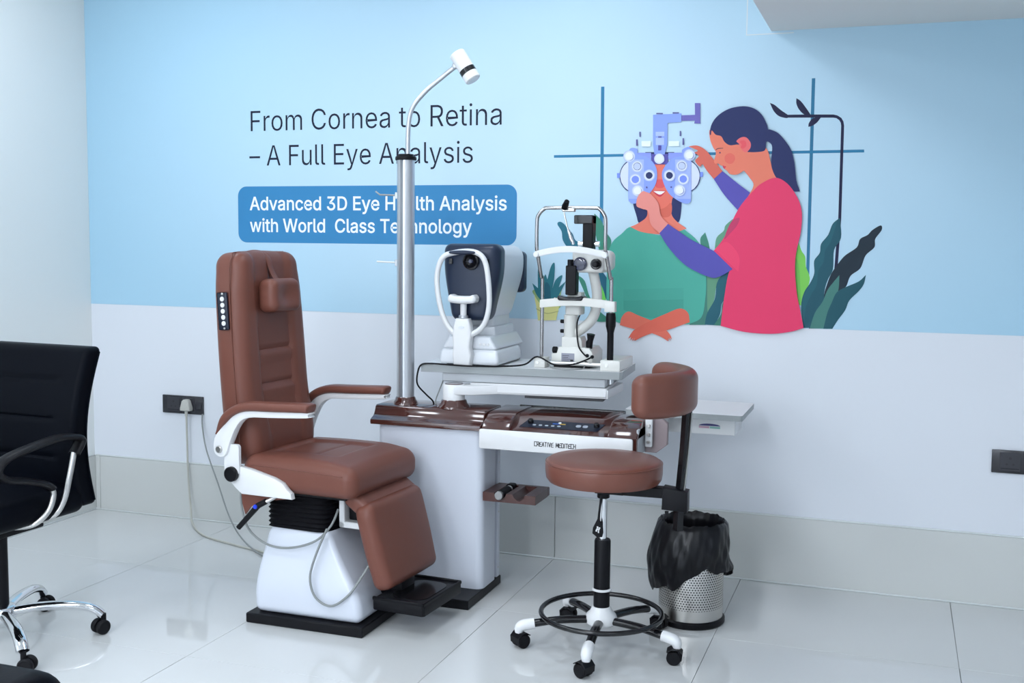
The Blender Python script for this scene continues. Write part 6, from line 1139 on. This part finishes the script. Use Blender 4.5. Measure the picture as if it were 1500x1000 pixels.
# ------------------------------------------------------------------ waste bin and liner
bx, by = -0.668, 3.925
bn_ = thing('waste_bin', 'perforated steel waste bin behind the stool', 'waste bin', (bx, by, 0))
def perf():
    m = bpy.data.materials.new('perforated_steel'); m.use_nodes = True; nt = m.node_tree; b = nt.nodes['Principled BSDF']
    b.inputs['Metallic'].default_value = 1.0; b.inputs['Roughness'].default_value = 0.30
    tc = nt.nodes.new('ShaderNodeTexCoord'); sp = nt.nodes.new('ShaderNodeSeparateXYZ'); nt.links.new(tc.outputs['Object'], sp.inputs[0])
    def mth(op, a, b_=None, c=None):
        n = nt.nodes.new('ShaderNodeMath'); n.operation = op
        for i, v in enumerate((a, b_, c)):
            if v is None: continue
            if isinstance(v, (int, float)): n.inputs[i].default_value = v
            else: nt.links.new(v, n.inputs[i])
        return n.outputs[0]
    ang = mth('MULTIPLY', mth('ARCTAN2', sp.outputs[1], sp.outputs[0]), 72 / (2 * math.pi))
    row = mth('MULTIPLY', sp.outputs[2], 1 / 0.0088)
    odd = mth('MULTIPLY', mth('MODULO', mth('FLOOR', row), 2.0), 0.5)
    u = mth('SUBTRACT', mth('FRACT', mth('ADD', mth('ADD', ang, odd), 100.0)), 0.5)
    v = mth('SUBTRACT', mth('FRACT', row), 0.5)
    d = mth('ADD', mth('MULTIPLY', u, u), mth('MULTIPLY', v, v))
    hole = mth('MULTIPLY', mth('LESS_THAN', d, 0.085), mth('MULTIPLY', mth('GREATER_THAN', sp.outputs[2], 0.066), mth('LESS_THAN', sp.outputs[2], 0.33)))
    mx = nt.nodes.new('ShaderNodeMix'); mx.data_type = 'RGBA'; mx.inputs['A'].default_value = (0.56, 0.54, 0.51, 1); mx.inputs['B'].default_value = (0.012, 0.012, 0.012, 1)
    nt.links.new(hole, mx.inputs['Factor']); nt.links.new(mx.outputs['Result'], b.inputs['Base Color'])
    nt.links.new(mth('SUBTRACT', 1.0, hole), b.inputs['Metallic'])
    return m
bb = lathe(B(), [(0.0, 0.012), (0.112, 0.012), (0.112, 0.35), (0.114, 0.354), (0.116, 0.35), (0.116, 0.006)], (0, 0, 0), 56)
obj('body', bb, perf(), bn_)
obj('base_ring', lathe(B(), [(0.0, 0.0), (0.119, 0.0), (0.124, 0.006), (0.124, 0.020), (0.118, 0.026), (0.1165, 0.026), (0.1165, 0.008), (0, 0.008)], (0, 0, 0), 48), M_BLACK, bn_)
def liner():
    bm = B(); n = 120; rows = 26
    rnd = [random.uniform(-1, 1) for _ in range(8)]
    def wob(t, u):
        return 0.5 * math.sin(9 * t + 3 * u + rnd[0]) + 0.35 * math.sin(17 * t - 5 * u + rnd[1]) + 0.3 * math.sin(31 * t + 4 * u + rnd[2])
    grid = []
    for r_ in range(rows + 1):
        u = r_ / rows; ring = []
        for i in range(n):
            t = 2 * math.pi * i / n
            # direction towards camera-right is roughly +x: skirt is short at the right and long at the left front
            low = 0.160 + 0.040 * math.cos(t - R(-25)) - 0.018 * math.cos(2 * (t - R(-140))) + 0.012 * math.sin(5 * t + 1) + 0.006 * math.sin(11 * t)
            low = max(0.095, min(0.30, low))
            if u < 0.30:      # inside of the bin, going up
                k = u / 0.30; z = 0.12 + (0.366 - 0.12) * k; rad = 0.100 + 0.008 * k
                rad += 0.003 * wob(t, u * 3)
            elif u < 0.38:    # over the rim
                k = (u - 0.30) / 0.08; z = 0.366 + 0.010 * math.sin(math.pi * k) + 0.004 * wob(t, 0); rad = 0.108 + 0.014 * k
            else:             # outside skirt
                k = (u - 0.38) / 0.62; z = 0.366 + (low - 0.366) * k
                bul = math.sin(math.pi * min(1, k * 0.86)) * (0.020 + 0.012 * math.cos(t - R(190)))
                rad = 0.122 + max(0, bul) + 0.0065 * wob(t, k * 2) * (0.3 + k) + 0.004 + 0.018 * ss(0.75, 1.0, k) * max(0.0, math.cos(t - R(10))) ** 6
            ring.append(bm.verts.new((rad * math.cos(t), rad * math.sin(t), z)))
        grid.append(ring)
    c0 = bm.verts.new((0, 0, 0.11))
    for i in range(n): bm.faces.new((c0, grid[0][(i + 1) % n], grid[0][i]))
    for A_, D_ in zip(grid, grid[1:]):
        for i in range(n): bm.faces.new((A_[i], A_[(i + 1) % n], D_[(i + 1) % n], D_[i]))
    return bm
ln = obj('bin_liner', liner(), M_BAG, None, (bx, by, 0), sharp=60)
tag(ln, 'black plastic bag lining the waste bin, draped over its rim', 'bin liner')

# ------------------------------------------------------------------ wall sockets
def socket(x0, label):
    zc, w_, h_ = 0.563, 0.232, 0.088
    t = thing('wall_socket', label, 'socket', (x0 + w_ / 2, YB, zc), 0, 'black wall sockets')
    obj('plate', box(B(), -w_ / 2, w_ / 2, -0.011, 0.0, -h_ / 2, h_ / 2, 0.0025, 2), M_SOCKET, t)
    for cx_ in (-0.052, 0.036):
        ins = obj('socket_insert', box(B(), cx_ - 0.036, cx_ + 0.036, -0.0125, -0.011, -0.034, 0.036, 0.0008, 1), M_SOCKET2, t)
        bm = B()
        cyl(bm, (cx_, -0.0127, 0.014), (cx_, -0.0118, 0.014), 0.0052, 12)
        for s in (-1, 1): cyl(bm, (cx_ + s * 0.0115, -0.0127, -0.009), (cx_ + s * 0.0115, -0.0118, -0.009), 0.0042, 12)
        obj('pin_holes', bm, M_INK, ins)['kind'] = 'stuff'
        obj('shutter_bar', box(B(), cx_ - 0.032, cx_ + 0.032, -0.0135, -0.0125, -0.028, -0.023), M_GREYMET if False else M_SOCKET, ins)
    obj('switch', box(B(), 0.080, 0.108, -0.0145, -0.011, -0.018, 0.020, 0.002, 1), M_SOCKET2, t)
    return t
socket(-3.376, 'black wall socket with a plug in it, left of the examination chair')
socket(0.363, 'black wall socket without a plug, at the right edge of the picture')
px_, pz_ = -3.376 + 0.116 + 0.036, 0.563
pl = thing('power_plug', 'grey three pin plug in the left wall socket with its cable to the floor', 'plug', (px_, YB, pz_))
pr_ = [(-0.026, -0.024), (0.026, -0.024), (0.027, -0.012), (0.016, 0.024), (0.008, 0.031), (-0.008, 0.031), (-0.016, 0.024), (-0.027, -0.012)]
obj('body', prism(B(), pr_, 'y', -0.048, -0.0136, 0.005, 3), M_PLUG, pl)
obj('strain_relief', cyl(B(), (0, -0.032, -0.022), (0, -0.032, -0.052), 0.0085, 14, 0.002, 0.0065), M_PLUG, pl)
off = Vector((px_, YB, pz_))
cb = [(px_, YB - 0.032, pz_ - 0.05), (px_ + 0.001, YB - 0.030, 0.40), (px_ + 0.004, YB - 0.030, 0.22), (px_ + 0.03, YB - 0.05, 0.07), (px_ + 0.09, YB - 0.12, 0.012), (px_ + 0.25, YB - 0.26, 0.006), (px_ + 0.46, YB - 0.34, 0.006), (px_ + 0.70, YB - 0.42, 0.006), (px_ + 0.95, YB - 0.60, 0.006), (px_ + 1.12, YB - 0.70, 0.02)]
obj('cable', tube(B(), [Vector(p) - off for p in cb], 0.0048, 8, sm=7), M_CABLEW, pl)
gc = [(-3.146, YB - 0.012, 0.525), (-3.142, YB - 0.02, 0.47), (-3.10, YB - 0.05, 0.36), (-2.99, YB - 0.12, 0.22), (-2.86, YB - 0.22, 0.09), (-2.72, YB - 0.32, 0.02), (-2.5, YB - 0.48, 0.006), (-2.25, YB - 0.62, 0.006), (-2.10, YB - 0.68, 0.02)]
tag(obj('grey_cable', tube(B(), gc, 0.0036, 8, sm=7), M_CABLEG), 'thin grey cable from the left wall socket down behind the examination chair', 'cable')

# ------------------------------------------------------------------ office chairs (local -y is the chair's front)
def office_chair(name, label, cat, group):
    t = thing(name, label, cat, (0, 0, 0), 0, group)
    def bf(p):
        x, y, z = p
        u = (z + 0.27) / 0.54
        y += -0.055 * math.sin(math.pi * u) + 0.03 * (u - 0.5)
        if y < 0.1 and p.y < 0:
            for uz in (0.32, 0.56, 0.80):
                y += 0.010 * math.exp(-((u - uz) / 0.012) ** 2) * (1 - ss(0.13, 0.16, abs(x)))
        x *= 0.96 + 0.04 * u
        return (x, y, z)
    o = obj('backrest', rgb(B(), (0, 0.20, 0.725), (0.235, 0.038, 0.272), 0.022, 3, (24, 1, 60), bf), M_OLEA, t)
    pp = []
    for s in (1,):
        for k in range(13):
            u = k / 12; v = bf(Vector((0.237, 0.02, -0.255 + 0.51 * u))); pp.append(Vector(v) + Vector((0, 0.20, 0.725)))
    obj('piping', tube(B(), pp, 0.004, 6, sm=3), M_OLEA, o)
    pp2 = [Vector((-p.x, p.y, p.z)) for p in pp]
    obj('piping', tube(B(), pp2, 0.004, 6, sm=3), M_OLEA, o)
    def sf_(p):
        x, y, z = p
        if z > 0: z += 0.015 * (1 - (x / 0.25) ** 2) - 0.02 * ss(0.12, 0.25, -y)
        if z < 0: z += 0.012 * (x / 0.25) ** 2
        return (x, y, z)
    obj('seat', rgb(B(), (0, -0.06, 0.475), (0.222, 0.235, 0.048), 0.035, 4, (12, 12, 2), sf_), M_OLEA, t)
    obj('seat_mechanism', box(B(), -0.10, 0.10, -0.12, 0.10, 0.385, 0.426, 0.006), M_BLACK, t)
    obj('back_bracket', tube(B(), [(0, 0.08, 0.405), (0, 0.22, 0.41), (0, 0.285, 0.47), (0, 0.29, 0.60)], 0, 8, sm=4, flat=(0.035, 0.008)), M_BLACK, t)
    for s in (-1, 1):
        x = s * 0.245
        pad = [(x, 0.095, 0.650), (x, 0.125, 0.692), (x, 0.09, 0.708), (x, 0.02, 0.714), (x, -0.10, 0.700), (x, -0.19, 0.682), (x, -0.225, 0.650), (x, -0.19, 0.618), (x, -0.12, 0.600), (x, -0.04, 0.575), (x, -0.01, 0.555)]
        a_ = obj('armrest', tube(B(), pad, 0, 12, sm=4, flat=(0.024, 0.012)), M_BLACK, t)
        obj('arm_tube', tube(B(), [(x, 0.094, 0.655), (x - s * 0.002, 0.075, 0.58), (x - s * 0.01, 0.055, 0.50), (x - s * 0.03, 0.03, 0.452), (x - s * 0.10, 0.02, 0.428), (x - s * 0.18, 0.02, 0.424)], 0.0095, 12, sm=5), M_STEEL, a_)
        obj('arm_tube', tube(B(), [(x, -0.012, 0.562), (x, 0.0, 0.53), (x - s * 0.004, -0.02, 0.48), (x - s * 0.025, -0.06, 0.444), (x - s * 0.10, -0.07, 0.428), (x - s * 0.18, -0.07, 0.424)], 0.0095, 12, sm=5), M_STEEL, a_)
    obj('gas_column', cyl(B(), (0, 0, 0.12), (0, 0, 0.386), 0.026, 20), M_BLACK, t)
    obj('hub', lathe(B(), [(0, 0.075), (0.045, 0.075), (0.048, 0.09), (0.044, 0.125), (0.03, 0.13), (0, 0.13)], (0, 0, 0), 28), M_CHROME, t)
    for k in range(5):
        a = 40 + 72 * k
        bm = B(); tube(bm, [(0.035, 0, 0.105), (0.12, 0, 0.112), (0.22, 0, 0.108), (0.285, 0, 0.092), (0.318, 0, 0.066)], 0, 14, sm=5, flat=(0.021, 0.015))
        lg = obj('base_arm', bm, M_CHROME, t, (0, 0, 0), (0, 0, R(a)))
        bm = B()
        rot = RZ(35 + 50 * k)
        for s in (-1, 1):
            n0 = len(bm.verts); cyl(bm, (-0.012, s * 0.006, 0.0256), (-0.012, s * 0.026, 0.0256), 0.0255, 24, 0.005); place(bm, n0, (0.324, 0, 0), rot)
        n0 = len(bm.verts); cyl(bm, (0, 0, 0.02), (0, 0, 0.068), 0.009, 12); place(bm, n0, (0.324, 0, 0), rot)
        obj('caster', bm, M_RUBBER, lg)
    return t
oc = office_chair('office_chair', 'black leather office chair on a chrome base at the left edge', 'office chair', 'black office chairs')
oc.location = (-2.82, 2.86, 0); oc.rotation_euler = (0, 0, R(-3))
oc2 = copy_tree(oc)
oc2['label'] = 'black office chair of which only a backrest corner shows, at the bottom left corner'
oc2.location = (-0.905, 0.93, 0); oc2.rotation_euler = (0, 0, R(180))
